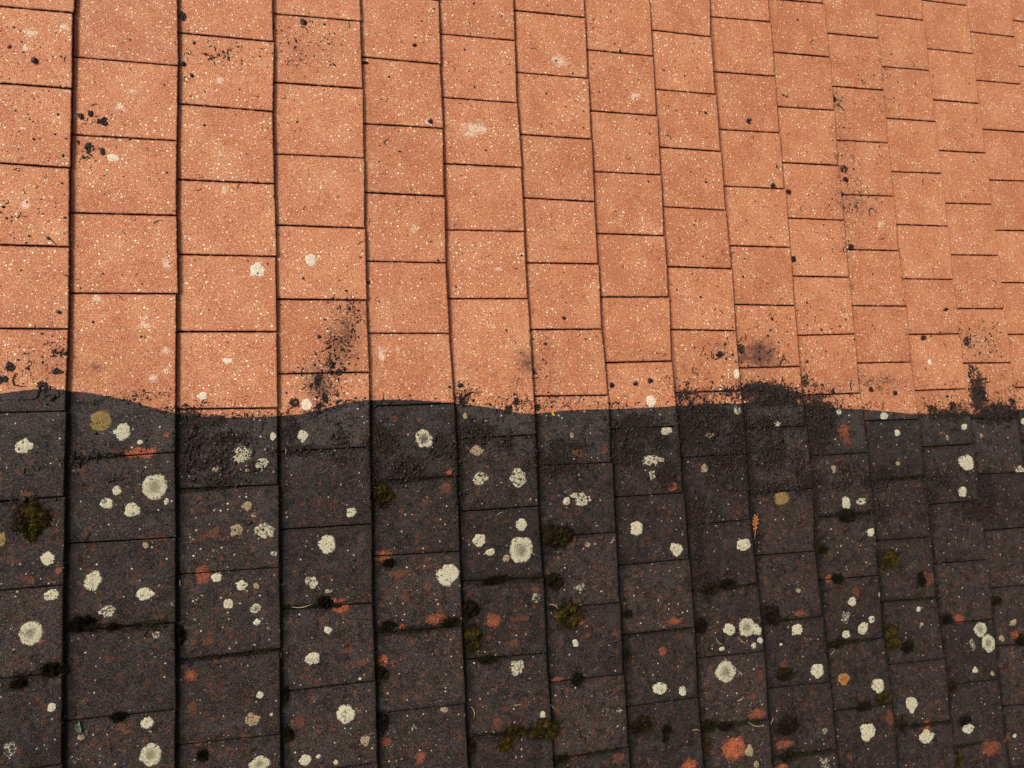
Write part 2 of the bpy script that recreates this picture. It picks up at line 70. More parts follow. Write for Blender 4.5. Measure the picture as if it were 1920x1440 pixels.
TILES = [(-1,0,-800,0,-800,1200,0,1200),(-1,0,1200,0,1200,3200,0,3200),(-1,0,3200,0,3200,5200,0,5200),(-1,0,5200,0,5200,7200,0,7200),(-1,0,7200,0,7200,9200,0,9200),(-1,0,9200,0,9200,11200,0,11200),(-1,0,11200,0,11200,13200,0,13200),(-1,0,13200,0,13200,15200,0,15200),(-1,0,15200,0,15200,17200,0,17200),(-1,0,17200,0,17200,19200,0,19200),(-1,0,19200,0,19200,21200,0,21200),(-1,0,21200,0,21200,23200,0,23200),(0,0,-2087,2320,-2109,-87,2320,-109),(0,1,-87,2320,-109,1913,2269,1891),(0,1,1913,2269,1891,3893,2278,3902),(0,1,3893,2278,3902,5900,2266,5964),(0,1,5900,2266,5964,7931,2287,7961),(0,1,7931,2287,7961,9952,2299,9990),(0,1,9952,2299,9990,11948,2288,11970),(0,1,11948,2288,11970,14017,2279,13976),(0,1,14017,2279,13976,16004,2292,16007),(0,1,16004,2292,16007,17911,2295,17974),(0,1,17911,2295,17974,19911,2320,19974),(0,1,19911,2320,19974,21911,2320,21974),(1,0,-2999,4640,-2994,-999,4640,-994),(1,0,-999,4640,-994,1001,4640,1006),(1,1,1001,4640,1006,3001,4648,3006),(1,1,3001,4648,3006,5056,4641,5057),(1,1,5056,4641,5057,7062,4635,7046),(1,1,7062,4635,7046,9088,4653,9086),(1,1,9088,4653,9086,13113,4617,13063),(1,1,13113,4617,13063,15083,4624,15130),(1,1,15083,4624,15130,17077,4630,17147),(1,1,17077,4630,17147,19083,4636,19152),(1,1,19083,4636,19152,21085,4640,21152),(1,0,21085,4640,21152,23085,4640,23152),(2,0,-1974,6960,-1975,26,6960,25),(2,1,26,6960,25,2026,7004,2025),(2,1,2026,7004,2025,3992,6970,4028),(2,1,3992,6970,4028,6052,6989,6056),(2,1,6052,6989,6056,8032,7007,8040),(2,1,8032,7007,8040,10036,6999,10053),(2,1,10036,6999,10053,11993,7003,12049),(2,1,11993,7003,12049,13971,6982,14013),(2,1,13971,6982,14013,16035,6984,16078),(2,1,16035,6984,16078,18060,6987,18069),(2,1,18060,6987,18069,20008,6976,20100),(2,1,20008,6976,20100,22011,6960,22100),(2,0,22011,6960,22100,24011,6960,24100),(3,0,-2860,9280,-2899,-860,9280,-899),(3,1,-860,9280,-899,1142,9341,1101),(3,1,1142,9341,1101,3138,9338,3112),(3,1,3138,9338,3112,5172,9333,5144),(3,1,5172,9333,5144,7146,9314,7164),(3,1,7146,9314,7164,9163,9294,9184),(3,1,9163,9294,9184,11151,9302,11160),(3,1,11151,9302,11160,13178,9295,13165),(3,1,13178,9295,13165,15158,9272,15193),(3,1,15158,9272,15193,17129,9262,17217),(3,1,17129,9262,17217,19137,9267,19171),(3,1,19137,9267,19171,21138,9280,21171),(3,1,21138,9280,21171,23138,9280,23171),(3,0,23138,9280,23171,25138,9280,25171),(4,0,-3893,11600,-3893,-1893,11600,-1893),(4,0,-1893,11600,-1893,107,11600,107),(4,1,107,11600,107,2107,11574,2107),(4,1,2107,11574,2107,4095,11581,4081),(4,1,4095,11581,4081,6100,11538,6115),(4,1,6100,11538,6115,8064,11527,8073),(4,1,8064,11527,8073,10078,11528,10098),(4,1,10078,11528,10098,12078,11604,12067),(4,1,12078,11604,12067,14088,11601,14084),(4,1,14088,11601,14084,16042,11581,16113),(4,1,16042,11581,16113,18008,11606,18088),(4,1,18008,11606,18088,20023,11599,20100),(4,1,20023,11599,20100,22024,11600,22100),(4,0,22024,11600,22100,24024,11600,24100),(5,0,-4902,13920,-4934,-2902,13920,-2934),(5,0,-2902,13920,-2934,-902,13920,-934),(5,1,-902,13920,-934,1099,13892,1066),(5,1,1099,13892,1066,3074,13862,3063),(5,1,3074,13862,3063,5090,13896,5081),(5,1,5090,13896,5081,7068,13880,7048),(5,1,7068,13880,7048,9081,13892,9071),(5,1,9081,13892,9071,13060,13930,13044),(5,1,13060,13930,13044,15055,13872,15065),(5,1,15055,13872,15065,16933,13925,17053),(5,1,16933,13925,17053,19000,13924,19110),(5,1,19000,13924,19110,20996,13969,21131),(5,1,20996,13969,21131,23001,13920,23131),(5,0,23001,13920,23131,25001,13920,25131),(6,0,-3991,16240,-4019,-1991,16240,-2019),(6,1,-1991,16240,-2019,10,16237,-19),(6,1,10,16237,-19,2023,16220,2009),(6,1,2023,16220,2009,3992,16222,3996),(6,1,3992,16222,3996,5976,16185,5999),(6,1,5976,16185,5999,7968,16183,7962),(6,1,7968,16183,7962,9970,16159,9969),(6,1,9970,16159,9969,11931,16237,11971),(6,1,11931,16237,11971,13931,16226,13965),(6,1,13931,16226,13965,15966,16227,15996),(6,1,15966,16227,15996,17958,16210,18001),(6,1,17958,16210,18001,19940,16207,20010),(6,1,19940,16207,20010,21964,16202,22006),(6,1,21964,16202,22006,23965,16240,24006),(6,0,23965,16240,24006,25965,16240,26006),(7,0,-5011,18560,-5027,-3011,18560,-3027),(7,0,-3011,18560,-3027,-1011,18560,-1027),(7,1,-1011,18560,-1027,990,18533,973),(7,1,990,18533,973,3010,18534,3005),(7,1,3010,18534,3005,4993,18517,4983),(7,1,4993,18517,4983,6973,18497,6977),(7,1,6973,18497,6977,8962,18494,8951),(7,1,8962,18494,8951,10979,18448,10970),(7,1,10979,18448,10970,12991,18510,12987),(7,1,12991,18510,12987,14993,18513,15012),(7,1,14993,18513,15012,16977,18553,16986),(7,1,16977,18553,16986,18953,18585,19001),(7,1,18953,18585,19001,20947,18527,20996),(7,1,20947,18527,20996,22949,18560,22996),(7,0,22949,18560,22996,24949,18560,24996),(7,0,24949,18560,24996,26949,18560,26996),(8,0,-5995,20880,-5991,-3995,20880,-3991),(8,0,-3995,20880,-3991,-1995,20880,-1991),(8,1,-1995,20880,-1991,5,20744,9),(8,1,5,20744,9,2047,20771,2039),(8,1,2047,20771,2039,4002,20800,4016),(8,1,4002,20800,4016,5989,20783,6017),(8,1,5989,20783,6017,7945,20846,7979),(8,1,7945,20846,7979,9962,20819,10014),(8,1,9962,20819,10014,11946,20837,11961),(8,1,11946,20837,11961,13958,20847,13957),(8,1,13958,20847,13957,16012,20791,15994),(8,1,16012,20791,15994,17963,20853,17970),(8,1,17963,20853,17970,19926,20905,20006),(8,1,19926,20905,20006,21898,20880,22010),(8,1,21898,20880,22010,23902,20880,24010),(8,0,23902,20880,24010,25902,20880,26010),(9,0,-6804,23200,-6878,-4804,23200,-4878),(9,0,-4804,23200,-4878,-2804,23200,-2878),(9,1,-2804,23200,-2878,-800,23206,-878),(9,1,-800,23206,-878,1169,23180,1120),(9,1,1169,23180,1120,3195,23169,3157),(9,1,3195,23169,3157,5150,23182,5139),(9,1,5150,23182,5139,7177,23184,7179),(9,1,7177,23184,7179,9133,23147,9167),(9,1,9133,23147,9167,11215,23142,11207),(9,1,11215,23142,11207,13153,23183,13177),(9,1,13153,23183,13177,15212,23214,15200),(9,1,15212,23214,15200,17136,23079,17189),(9,1,17136,23079,17189,19196,23162,19227),(9,1,19196,23162,19227,21141,23221,21245),(9,1,21141,23221,21245,23154,23235,23268),(9,1,23154,23235,23268,25160,23200,25268),(9,0,25160,23200,25268,27160,23200,27268),(10,0,-5825,25520,-5930,-3825,25520,-3930),(10,1,-3825,25520,-3930,-1819,25560,-1930),(10,1,-1819,25560,-1930,158,25608,112),(10,1,158,25608,112,2151,25564,2112),(10,1,2151,25564,2112,4160,25492,4137),(10,1,4160,25492,4137,6117,25512,6120),(10,1,6117,25512,6120,8136,25478,8148),(10,1,8136,25478,8148,10158,25491,10121),(10,1,10158,25491,10121,12158,25471,12152),(10,1,12158,25471,12152,14158,25537,14168),(10,1,14158,25537,14168,16144,25558,16149),(10,1,16144,25558,16149,18135,25480,18190),(10,1,18135,25480,18190,20144,25446,20196),(10,1,20144,25446,20196,22170,25532,22249),(10,1,22170,25532,22249,24175,25520,24249),(10,0,24175,25520,24249,26175,25520,26249),(10,0,26175,25520,26249,28175,25520,28249),(11,0,-6865,27840,-6904,-4865,27840,-4904),(11,0,-4865,27840,-4904,-2865,27840,-2904),(11,1,-2865,27840,-2904,-861,27885,-904),(11,1,-861,27885,-904,1146,27852,1104),(11,1,1146,27852,1104,3154,27839,3116),(11,1,3154,27839,3116,5149,27823,5115),(11,1,5149,27823,5115,7127,27755,7123),(11,1,7127,27755,7123,9114,27849,9130),(11,1,9114,27849,9130,11121,27774,11125),(11,1,11121,27774,11125,13094,27859,13127),(11,1,13094,27859,13127,15113,27873,15095),(11,1,15113,27873,15095,17097,27824,17151),(11,1,17097,27824,17151,19070,27776,19169),(11,1,19070,27776,19169,21099,27886,21171),(11,1,21099,27886,21171,23044,27853,23172),(11,1,23044,27853,23172,25057,27840,25172),(11,0,25057,27840,25172,27057,27840,27172),(11,0,27057,27840,27172,29057,27840,29172),(12,0,-7910,30160,-7942,-5910,30160,-5942),(12,0,-5910,30160,-5942,-3910,30160,-3942),(12,1,-3910,30160,-3942,-1905,30151,-1942),(12,1,-1905,30151,-1942,114,30132,69),(12,1,114,30132,69,2111,30160,2084),(12,1,2111,30160,2084,4143,30184,4090),(12,1,4143,30184,4090,6114,30177,6108),(12,1,6114,30177,6108,8117,30116,8114),(12,1,8117,30116,8114,10124,30151,10124),(12,1,10124,30151,10124,12117,30157,12122),(12,1,12117,30157,12122,14099,30235,14111),(12,1,14099,30235,14111,16078,30207,16100),(12,1,16078,30207,16100,18075,30242,18135),(12,1,18075,30242,18135,20059,30175,20161),(12,1,20059,30175,20161,22067,30106,22167),(12,1,22067,30106,22167,24085,30118,24096),(12,1,24085,30118,24096,26086,30160,26096),(12,0,26086,30160,26096,28086,30160,28096),(13,0,-8854,32480,-8888,-6854,32480,-6888),(13,0,-6854,32480,-6888,-4854,32480,-4888),(13,1,-4854,32480,-4888,-2850,32403,-2888),(13,1,-2850,32403,-2888,-881,32430,-885),(13,1,-881,32430,-885,1160,32423,1136),(13,1,1160,32423,1136,3157,32471,3121),(13,1,3157,32471,3121,5184,32454,5145),(13,1,5184,32454,5145,7158,32490,7135),(13,1,7158,32490,7135,9177,32434,9178),(13,1,9177,32434,9178,11183,32481,11207),(13,1,11183,32481,11207,13196,32442,13242),(13,1,13196,32442,13242,15176,32456,15245),(13,1,15176,32456,15245,17166,32472,17198),(13,1,17166,32472,17198,19149,32448,19211),(13,1,19149,32448,19211,21126,32446,21211),(13,1,21126,32446,21211,23128,32384,23223),(13,1,23128,32384,23223,25134,32480,25223),(13,1,25134,32480,25223,27134,32480,27223),(13,0,27134,32480,27223,29134,32480,29223),(14,0,-7887,34800,-7905,-5887,34800,-5905),(14,0,-5887,34800,-5905,-3887,34800,-3905),(14,1,-3887,34800,-3905,-1886,34759,-1905),(14,1,-1886,34759,-1905,117,34777,90),(14,1,117,34777,90,2109,34762,2082),(14,1,2109,34762,2082,4142,34740,4087),(14,1,4142,34740,4087,6122,34715,6083),(14,1,6122,34715,6083,8148,34700,8152),(14,1,8148,34700,8152,10125,34693,10148),(14,1,10125,34693,10148,12128,34800,12148),(14,1,12128,34800,12148,14128,34800,14148),(14,1,14128,34800,14148,16128,34800,16148),(14,0,16128,34800,16148,18128,34800,18148),(14,0,18128,34800,18148,20128,34800,20148),(14,0,20128,34800,20148,22128,34800,22148),(14,0,22128,34800,22148,24128,34800,24148),(14,0,24128,34800,24148,26128,34800,26148),(14,0,26128,34800,26148,28128,34800,28148),(14,0,28128,34800,28148,30128,34800,30148),(15,0,-8697,37119,-8721,-6697,37119,-6721),(15,0,-6697,37119,-6721,-4697,37119,-4721),(15,1,-4697,37119,-4721,-2694,37154,-2721),(15,1,-2694,37154,-2721,-739,37180,-803),(15,1,-739,37180,-803,1254,37119,1197),(15,0,1254,37119,1197,3254,37119,3197),(15,0,3254,37119,3197,5254,37119,5197),(15,0,5254,37119,5197,7254,37119,7197),(15,0,7254,37119,7197,9254,37119,9197),(15,0,9254,37119,9197,11254,37119,11197),(15,0,11254,37119,11197,13254,37119,13197),(15,0,13254,37119,13197,15254,37119,15197),(15,0,15254,37119,15197,17254,37119,17197),(15,0,17254,37119,17197,19254,37119,19197),(15,0,19254,37119,19197,21254,37119,21197),(15,0,21254,37119,21197,23254,37119,23197),(15,0,23254,37119,23197,25254,37119,25197),(15,0,25254,37119,25197,27254,37119,27197),(15,0,27254,37119,27197,29254,37119,29197),(16,0,-7800,39439,-7800,-5800,39439,-5800),(16,0,-5800,39439,-5800,-3800,39439,-3800),(16,0,-3800,39439,-3800,-1800,39439,-1800),(16,0,-1800,39439,-1800,200,39439,200),(16,0,200,39439,200,2200,39439,2200),(16,0,2200,39439,2200,4200,39439,4200),(16,0,4200,39439,4200,6200,39439,6200),(16,0,6200,39439,6200,8200,39439,8200),(16,0,8200,39439,8200,10200,39439,10200),(16,0,10200,39439,10200,12200,39439,12200),(16,0,12200,39439,12200,14200,39439,14200),(16,0,14200,39439,14200,16200,39439,16200),(17,0,-8800,41759,-8800,-6800,41759,-6800),(17,0,-6800,41759,-6800,-4800,41759,-4800),(17,0,-4800,41759,-4800,-2800,41759,-2800),(17,0,-2800,41759,-2800,-800,41759,-800),(17,0,-800,41759,-800,1200,41759,1200),(17,0,1200,41759,1200,3200,41759,3200),(17,0,3200,41759,3200,5200,41759,5200)]
rs = np.random.RandomState(11)
random.seed(7)

# ---------------------------------------------------------------- small helpers
def hash2(ix, iy, seed):
    n = (ix.astype(np.int64) * 374761393 + iy.astype(np.int64) * 668265263 + seed * 974711) & 0x7fffffff
    n = ((n ^ (n >> 13)) * 1274126177) & 0x7fffffff
    n = n ^ (n >> 16)
    return (n & 0xffff) / 65535.0

def vnoise(x, y, seed=0):
    """smooth value noise, -1..1"""
    x = np.asarray(x, float); y = np.asarray(y, float)
    ix = np.floor(x); iy = np.floor(y)
    fx = x - ix; fy = y - iy
    fx = fx * fx * (3 - 2 * fx); fy = fy * fy * (3 - 2 * fy)
    a = hash2(ix, iy, seed); b = hash2(ix + 1, iy, seed)
    c = hash2(ix, iy + 1, seed); d = hash2(ix + 1, iy + 1, seed)
    return ((a * (1 - fx) + b * fx) * (1 - fy) + (c * (1 - fx) + d * fx) * fy) * 2 - 1

def fbm(x, y, seed=0, octv=3):
    s = 0; amp = 1; tot = 0
    for k in range(octv):
        s = s + amp * vnoise(x * 2 ** k, y * 2 ** k, seed + 17 * k); tot += amp; amp *= .5
    return s / tot

def mesh_obj(name, verts, faces, mat, origin=(0, 0, 0), parent=None, smooth=True, attrs=None):
    """verts in the roof frame; the object's origin sits at origin (roof frame)"""
    v = np.asarray(verts, float).reshape(-1, 3) - np.asarray(origin, float)
    me = bpy.data.meshes.new(name)
    if isinstance(faces, np.ndarray):
        k = faces.shape[1]
        me.vertices.add(len(v)); me.vertices.foreach_set('co', v.ravel().astype(np.float32))
        me.loops.add(faces.size); me.loops.foreach_set('vertex_index', faces.ravel().astype(np.int32))
        me.polygons.add(len(faces))
        me.polygons.foreach_set('loop_start', np.arange(0, faces.size, k, dtype=np.int32))
        me.polygons.foreach_set('loop_total', np.full(len(faces), k, dtype=np.int32))
        me.update(calc_edges=True)
    else:
        me.from_pydata([tuple(p) for p in v], [], faces)
    if smooth:
        me.polygons.foreach_set('use_smooth', np.ones(len(me.polygons), dtype=bool))
    for an, dat in (attrs or {}).items():
        dat = np.asarray(dat, float)
        if dat.ndim == 2:
            a = me.attributes.new(an, 'FLOAT_VECTOR', 'POINT'); a.data.foreach_set('vector', dat.ravel().astype(np.float32))
        else:
            a = me.attributes.new(an, 'FLOAT', 'POINT'); a.data.foreach_set('value', dat.astype(np.float32))
    me.materials.append(mat)
    me.validate()
    o = bpy.data.objects.new(name, me)
    COL.objects.link(o)
    m = ROOF @ Matrix.Translation(Vector(origin))
    if parent is None:
        o.matrix_world = m
    else:
        o.parent = parent
        o.matrix_basis = ROOFM[parent.name].inverted() @ m
    ROOFM[o.name] = m
    return o
ROOFM = {}

def tag(o, label=None, cat=None, group=None, kind=None):
    if label: o['label'] = label
    if cat: o['category'] = cat
    if group: o['group'] = group
    if kind: o['kind'] = kind
    return o

# ---------------------------------------------------------------- node helpers
class NT:
    def __init__(s, name):
        s.mat = bpy.data.materials.new(name); s.mat.use_nodes = True
        s.t = s.mat.node_tree; s.bsdf = s.t.nodes['Principled BSDF']
    def put(s, sock, v):
        if isinstance(v, (int, float)): sock.default_value = v
        elif isinstance(v, tuple): sock.default_value = v + (1,) if len(v) == 3 and sock.type == 'RGBA' else v
        else: s.t.links.new(v, sock)
    def attr(s, name, vec=False):
        n = s.t.nodes.new('ShaderNodeAttribute'); n.attribute_name = name
        return n.outputs['Vector' if vec else 'Fac']
    def math(s, op, a, b=0.0, clamp=False):
        n = s.t.nodes.new('ShaderNodeMath'); n.operation = op; n.use_clamp = clamp
        s.put(n.inputs[0], a); s.put(n.inputs[1], b); return n.outputs[0]
    def noise(s, vec, scale, detail=3, rough=.55, dist=0.0):
        n = s.t.nodes.new('ShaderNodeTexNoise'); s.put(n.inputs['Vector'], vec)
        n.inputs['Scale'].default_value = scale; n.inputs['Detail'].default_value = detail
        n.inputs['Roughness'].default_value = rough; n.inputs['Distortion'].default_value = dist
        return n.outputs['Fac']
    def vor(s, vec, scale, rnd=1.0):
        n = s.t.nodes.new('ShaderNodeTexVoronoi'); s.put(n.inputs['Vector'], vec)
        n.inputs['Scale'].default_value = scale; n.inputs['Randomness'].default_value = rnd
        sep = s.t.nodes.new('ShaderNodeSeparateColor'); s.t.links.new(n.outputs['Color'], sep.inputs[0])
        return n.outputs['Distance'], sep.outputs[0], sep.outputs[1]
    def step(s, v, lo, hi, a=0.0, b=1.0):
        n = s.t.nodes.new('ShaderNodeMapRange'); n.clamp = True; n.interpolation_type = 'SMOOTHSTEP' if abs(hi - lo) > 0 else 'LINEAR'
        s.put(n.inputs[0], v); s.put(n.inputs[1], lo); s.put(n.inputs[2], hi); s.put(n.inputs[3], a); s.put(n.inputs[4], b)
        return n.outputs[0]
    def mix(s, f, a, b, mode='MIX'):
        n = s.t.nodes.new('ShaderNodeMix'); n.data_type = 'RGBA'; n.blend_type = mode; n.clamp_factor = True
        s.put(n.inputs[0], f); s.put(n.inputs[6], a); s.put(n.inputs[7], b); return n.outputs[2]
    def bump(s, h, dist, strength=1.0, nrm=None):
        n = s.t.nodes.new('ShaderNodeBump'); n.inputs['Strength'].default_value = strength
        n.inputs['Distance'].default_value = dist; s.put(n.inputs['Height'], h)
        if nrm is not None: s.t.links.new(nrm, n.inputs['Normal'])
        return n.outputs[0]
    def specks(s, vec, scale, rad, dens):
        """1 inside scattered irregular grains: cell spacing 1/scale m, grain radius rad cells, share dens of the cells"""
        d, r1, r2 = s.vor(vec, scale)
        rr = s.math('MULTIPLY', s.step(r2, 0, 1, .45, 1.0), rad)
        inside = s.step(s.math('SUBTRACT', d, rr), .05, -.05)
        return s.math('MULTIPLY', inside, s.math('LESS_THAN', r1, dens))

# ---------------------------------------------------------------- materials
def tile_material():
    m = NT('concrete_roof_tile')
    P = m.attr('roof_pos', True)
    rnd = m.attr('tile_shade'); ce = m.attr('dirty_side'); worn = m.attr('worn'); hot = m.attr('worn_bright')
    crust = m.attr('crust'); smudge = m.attr('smudge'); pale = m.attr('pale'); edge = m.attr('edge'); left = m.attr('from_step'); deep = m.attr('in_joint')
    blot = m.noise(P, 14, 3); mid = m.noise(P, 75, 3, .6); fine = m.noise(P, 300, 2, .6); grain = m.noise(P, 620, 1, .6)
    gap = m.noise(P, 38, 3, .65)
    # cleaned orange concrete
    c = m.mix(m.step(blot, .38, .62), (.50, .170, .076), (.58, .222, .104))
    c = m.mix(m.step(mid, .42, .66, 0, .45), c, (.60, .225, .108))
    c = m.mix(m.step(fine, .50, .36, 0, .75), c, (.36, .090, .036))
    c = m.mix(m.step(grain, .48, .36, 0, .90), c, (.25, .058, .022))
    c = m.mix(m.step(fine, .54, .67, 0, .50), c, (.78, .37, .19))
    c = m.mix(m.math('MULTIPLY', m.step(grain, .57, .68), .65), c, (.90, .54, .30))
    c = m.mix(1.0, c, m.mix(rnd, (.92, .88, .87), (1.07, 1.09, 1.09)), 'MULTIPLY')
    bl2 = m.noise(P, 6.5, 4, .6)
    c = m.mix(m.step(bl2, .48, .70, 0, .16), c, (.74, .38, .20))
    c = m.mix(m.step(bl2, .48, .32, 0, .10), c, (.36, .095, .045))
    sp1 = m.math('MAXIMUM', m.specks(P, 88, .22, .85), m.specks(m_shift(m, P, (.37, .11, 0)), 120, .19, .60)); sp2 = m.specks(P, 175, .25, .55)
    cl = m.step(m.noise(P, 11, 3, .6), .46, .60)
    c = m.mix(m.math('MULTIPLY', m.math('MULTIPLY', cl, m.step(grain, .50, .60)), .35), c, (.88, .52, .27))
    c = m.mix(m.math('MULTIPLY', sp2, m.step(cl, 0, 1, .55, .85)), c, (.93, .66, .40))
    c = m.mix(m.math('MULTIPLY', sp1, m.step(m.math('ADD', m.math('MULTIPLY', cl, .6), m.math('MULTIPLY', gap, .8)), .35, .85, .60, 1.0)), c, (1.0, .88, .64))
    dk = m.specks(P, 140, .18, .26); dk2 = m.specks(P, 55, .10, .45)
    c = m.mix(m.math('MULTIPLY', m.math('MAXIMUM', dk, dk2), .72), c, (.12, .030, .014))
    # rubbed bright orange rim with pale grains, grime and a painted contact-shadow line in the last millimetres
    eg = m.specks(P, 230, .33, .5)
    c = m.mix(m.math('MULTIPLY', m.step(edge, .0045, .0005), m.math('MULTIPLY', eg, .8)), c, (.90, .66, .38))
    c = m.mix(m.math('MULTIPLY', m.step(edge, .006, .000), m.step(mid, .38, .60, .15, .7)), c, (.26, .048, .017))
    c = m.mix(m.math('MULTIPLY', m.step(edge, .0026, .0004), m.step(mid, .40, .52, .25, .9)), c, (.10, .018, .009))
    # reddish grime and contact shade painted against the step of the next course
    c = m.mix(m.math('MULTIPLY', m.step(m.math('ADD', left, m.math('MULTIPLY', mid, .010)), .017, .006), .62), c, (.20, .042, .020))
    c = m.mix(m.math('MULTIPLY', deep, .93), c, (.045, .009, .005))
    near = m.step(m.math('ADD', ce, m.math('MULTIPLY', gap, .22)), -.16, .07)
    c = m.mix(m.math('MULTIPLY', near, m.step(m.noise(P, 95, 4, .75, .6), .50, .66, .0, .60)), c, (.21, .072, .036))
    # bleached blotches
    pm = m.step(m.math('ADD', m.math('MULTIPLY', pale, .50), m.math('ADD', m.math('MULTIPLY', grain, .9), m.math('MULTIPLY', mid, .9))), 1.14, 1.38)
    c = m.mix(m.math('MULTIPLY', pm, .55), c, (.90, .74, .54))
    # smudges of half washed-off dirt
    st = m.noise(P, 130, 4, .8, 1.0)
    sm = m.step(m.math('ADD', m.math('MULTIPLY', smudge, .38), m.math('ADD', m.math('MULTIPLY', st, .65), m.math('MULTIPLY', gap, .5))), .78, .98)
    sm = m.math('MULTIPLY', sm, m.step(smudge, .04, .25))
    clean = m.mix(m.math('MULTIPLY', sm, .82), c, (.075, .034, .024))
    clean = m.mix(m.math('MULTIPLY', smudge, .28), clean, (.16, .070, .040))
    # weathered dark surface: a grey smooth film near the cleaned part, browner, rougher and painted with light falloff further on
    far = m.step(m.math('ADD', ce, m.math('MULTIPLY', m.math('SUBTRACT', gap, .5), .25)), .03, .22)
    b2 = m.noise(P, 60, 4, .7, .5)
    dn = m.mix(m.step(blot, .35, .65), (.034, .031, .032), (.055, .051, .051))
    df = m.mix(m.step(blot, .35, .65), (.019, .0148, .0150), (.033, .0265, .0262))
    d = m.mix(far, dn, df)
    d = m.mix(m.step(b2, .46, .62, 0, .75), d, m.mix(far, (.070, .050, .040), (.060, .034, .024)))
    d = m.mix(m.step(fine, .52, .38, 0, .85), d, (.009, .007, .0065))
    d = m.mix(m.step(grain, .45, .34, 0, .65), d, (.012, .008, .008))
    d = m.mix(m.step(fine, .54, .64, 0, .60), d, (.095, .070, .058))
    d = m.mix(m.step(grain, .56, .66, 0, .60), d, (.13, .095, .075))
    vd, vr, vr2 = m.vor(m_dist(m, P, .006, 170), 58)
    fl = m.math('MULTIPLY', m.step(m.math('SUBTRACT', vd, m.step(vr2, 0, 1, .10, .46)), .10, -.14), m.math('LESS_THAN', vr, m.step(m.math('ADD', m.math('MULTIPLY', blot, .7), m.math('MULTIPLY', far, .25)), .38, .60, .15, .92)))
    fl = m.math('MULTIPLY', fl, m.step(m.math('ADD', fine, m.math('MULTIPLY', b2, .6)), .62, .95, .08, .85))
    d = m.mix(fl, d, m.mix(m.step(vr2, .2, .9), (.070, .034, .023), (.125, .048, .029)))
    d = m.mix(m.math('MULTIPLY', m.specks(P, 120, .16, .30), .60), d, (.40, .29, .20))
    d = m.mix(m.math('MULTIPLY', m.specks(P, 66, .14, .50), .85), d, (.70, .60, .46))
    cw = m.step(m.noise(P, 26, 3, .7), .60, .68)
    d = m.mix(m.math('MULTIPLY', m.math('MULTIPLY', cw, m.math('MAXIMUM', m.specks(P, 150, .30, .5), m.specks(P, 240, .30, .5))), .75), d, (.52, .46, .33))
    d = m.mix(m.math('MULTIPLY', m.specks(P, 88, .27, .26), .80), d, (.009, .006, .006))
    d = m.mix(1.0, d, m.mix(rnd, (.74, .74, .75), (1.26, 1.24, 1.21)), 'MULTIPLY')
    # places where the dark skin has come off
    wn_ = m.math('ADD', m.math('MULTIPLY', m.math('SUBTRACT', b2, .5), 1.7), m.math('MULTIPLY', m.math('SUBTRACT', fine, .5), 1.1))
    wm = m.math('MULTIPLY', m.step(m.math('ADD', m.math('ADD', worn, m.math('MULTIPLY', hot, .45)), wn_), .42, .68), m.step(worn, .04, .22))
    wc = m.mix(hot, (.10, .040, .025), (.44, .088, .032))
    wc = m.mix(m.step(mid, .52, .40, 0, .6), wc, (.06, .022, .015))
    wc = m.mix(m.step(grain, .5, .36, 0, .8), wc, (.10, .030, .018))
    wc = m.mix(m.math('MULTIPLY', m.math('MAXIMUM', sp2, m.step(grain, .6, .7)), m.step(hot, 0, 1, .25, .9)), wc, (.80, .46, .26))
    # black grime: broad patches and round the rim of every tile
    gm = m.noise(P, 30, 5, .72, .5)
    rimg = m.step(m.math('ADD', edge, m.math('MULTIPLY', gm, .030)), .030, .010)
    g1 = m.math('MAXIMUM', m.step(gm, .50, .62, 0, .85), m.math('MULTIPLY', rimg, .75))
    d = m.mix(m.math('MULTIPLY', g1, m.step(fine, .62, .40, .45, 1.0)), d, (.008, .006, .0055))
    d = m.mix(m.step(m.noise(P, 22, 4, .65), .56, .68, 0, .45), d, (.055, .051, .054))
    d = m.mix(m.math('MULTIPLY', wm, .90), d, wc)
    # grime and painted column shading in the corner under the step
    d = m.mix(m.math('MULTIPLY', m.step(m.math('ADD', left, m.math('SUBTRACT', m.math('MULTIPLY', gap, .060), .020)), .042, .014), .88), d, (.008, .006, .005))
    # edge of the cleaned area
    wob = m.math('MULTIPLY', m.math('SUBTRACT', m.noise(P, 120, 3), .5), .0055)
    mask = m.step(m.math('ADD', ce, wob), -.0010, .0010)
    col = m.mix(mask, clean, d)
    # crust of dead moss
    cn = m.noise(P, 110, 4, .75, 1.0)
    cmk = m.step(m.math('ADD', m.math('MULTIPLY', crust, .50), m.math('ADD', m.math('MULTIPLY', cn, 1.15), m.math('MULTIPLY', m.noise(P, 42, 3, .7, .6), .80))), 1.20, 1.28)
    cc = m.mix(m.step(grain, .42, .60), (.005, .0035, .003), (.042, .024, .017))
    cc = m.mix(m.step(cn, .62, .78, 0, .6), cc, (.085, .055, .040))
    cc = m.mix(m.math('MULTIPLY', m.specks(P, 190, .18, .22), .9), cc, (.26, .18, .14))
    col = m.mix(m.math('MULTIPLY', cmk, .93), col, cc)
    m.put(m.bsdf.inputs['Base Color'], col)
    m.put(m.bsdf.inputs['Roughness'], m.step(mask, 0, 1, .52, .56))
    m.put(m.bsdf.inputs['Specular IOR Level'], m.step(mask, 0, 1, .20, .10))
    h = m.math('ADD', m.math('MULTIPLY', fine, 1.0), m.math('MULTIPLY', grain, .8))
    h = m.math('ADD', h, m.math('MULTIPLY', m.math('ADD', sp1, sp2), .35))
    h = m.math('SUBTRACT', h, m.math('MULTIPLY', wm, .5))
    h = m.math('ADD', h, m.math('MULTIPLY', cmk, m.math('ADD', cn, .6)))
    m.put(m.bsdf.inputs['Normal'], m.bump(h, .0018, .9))
    return m.mat

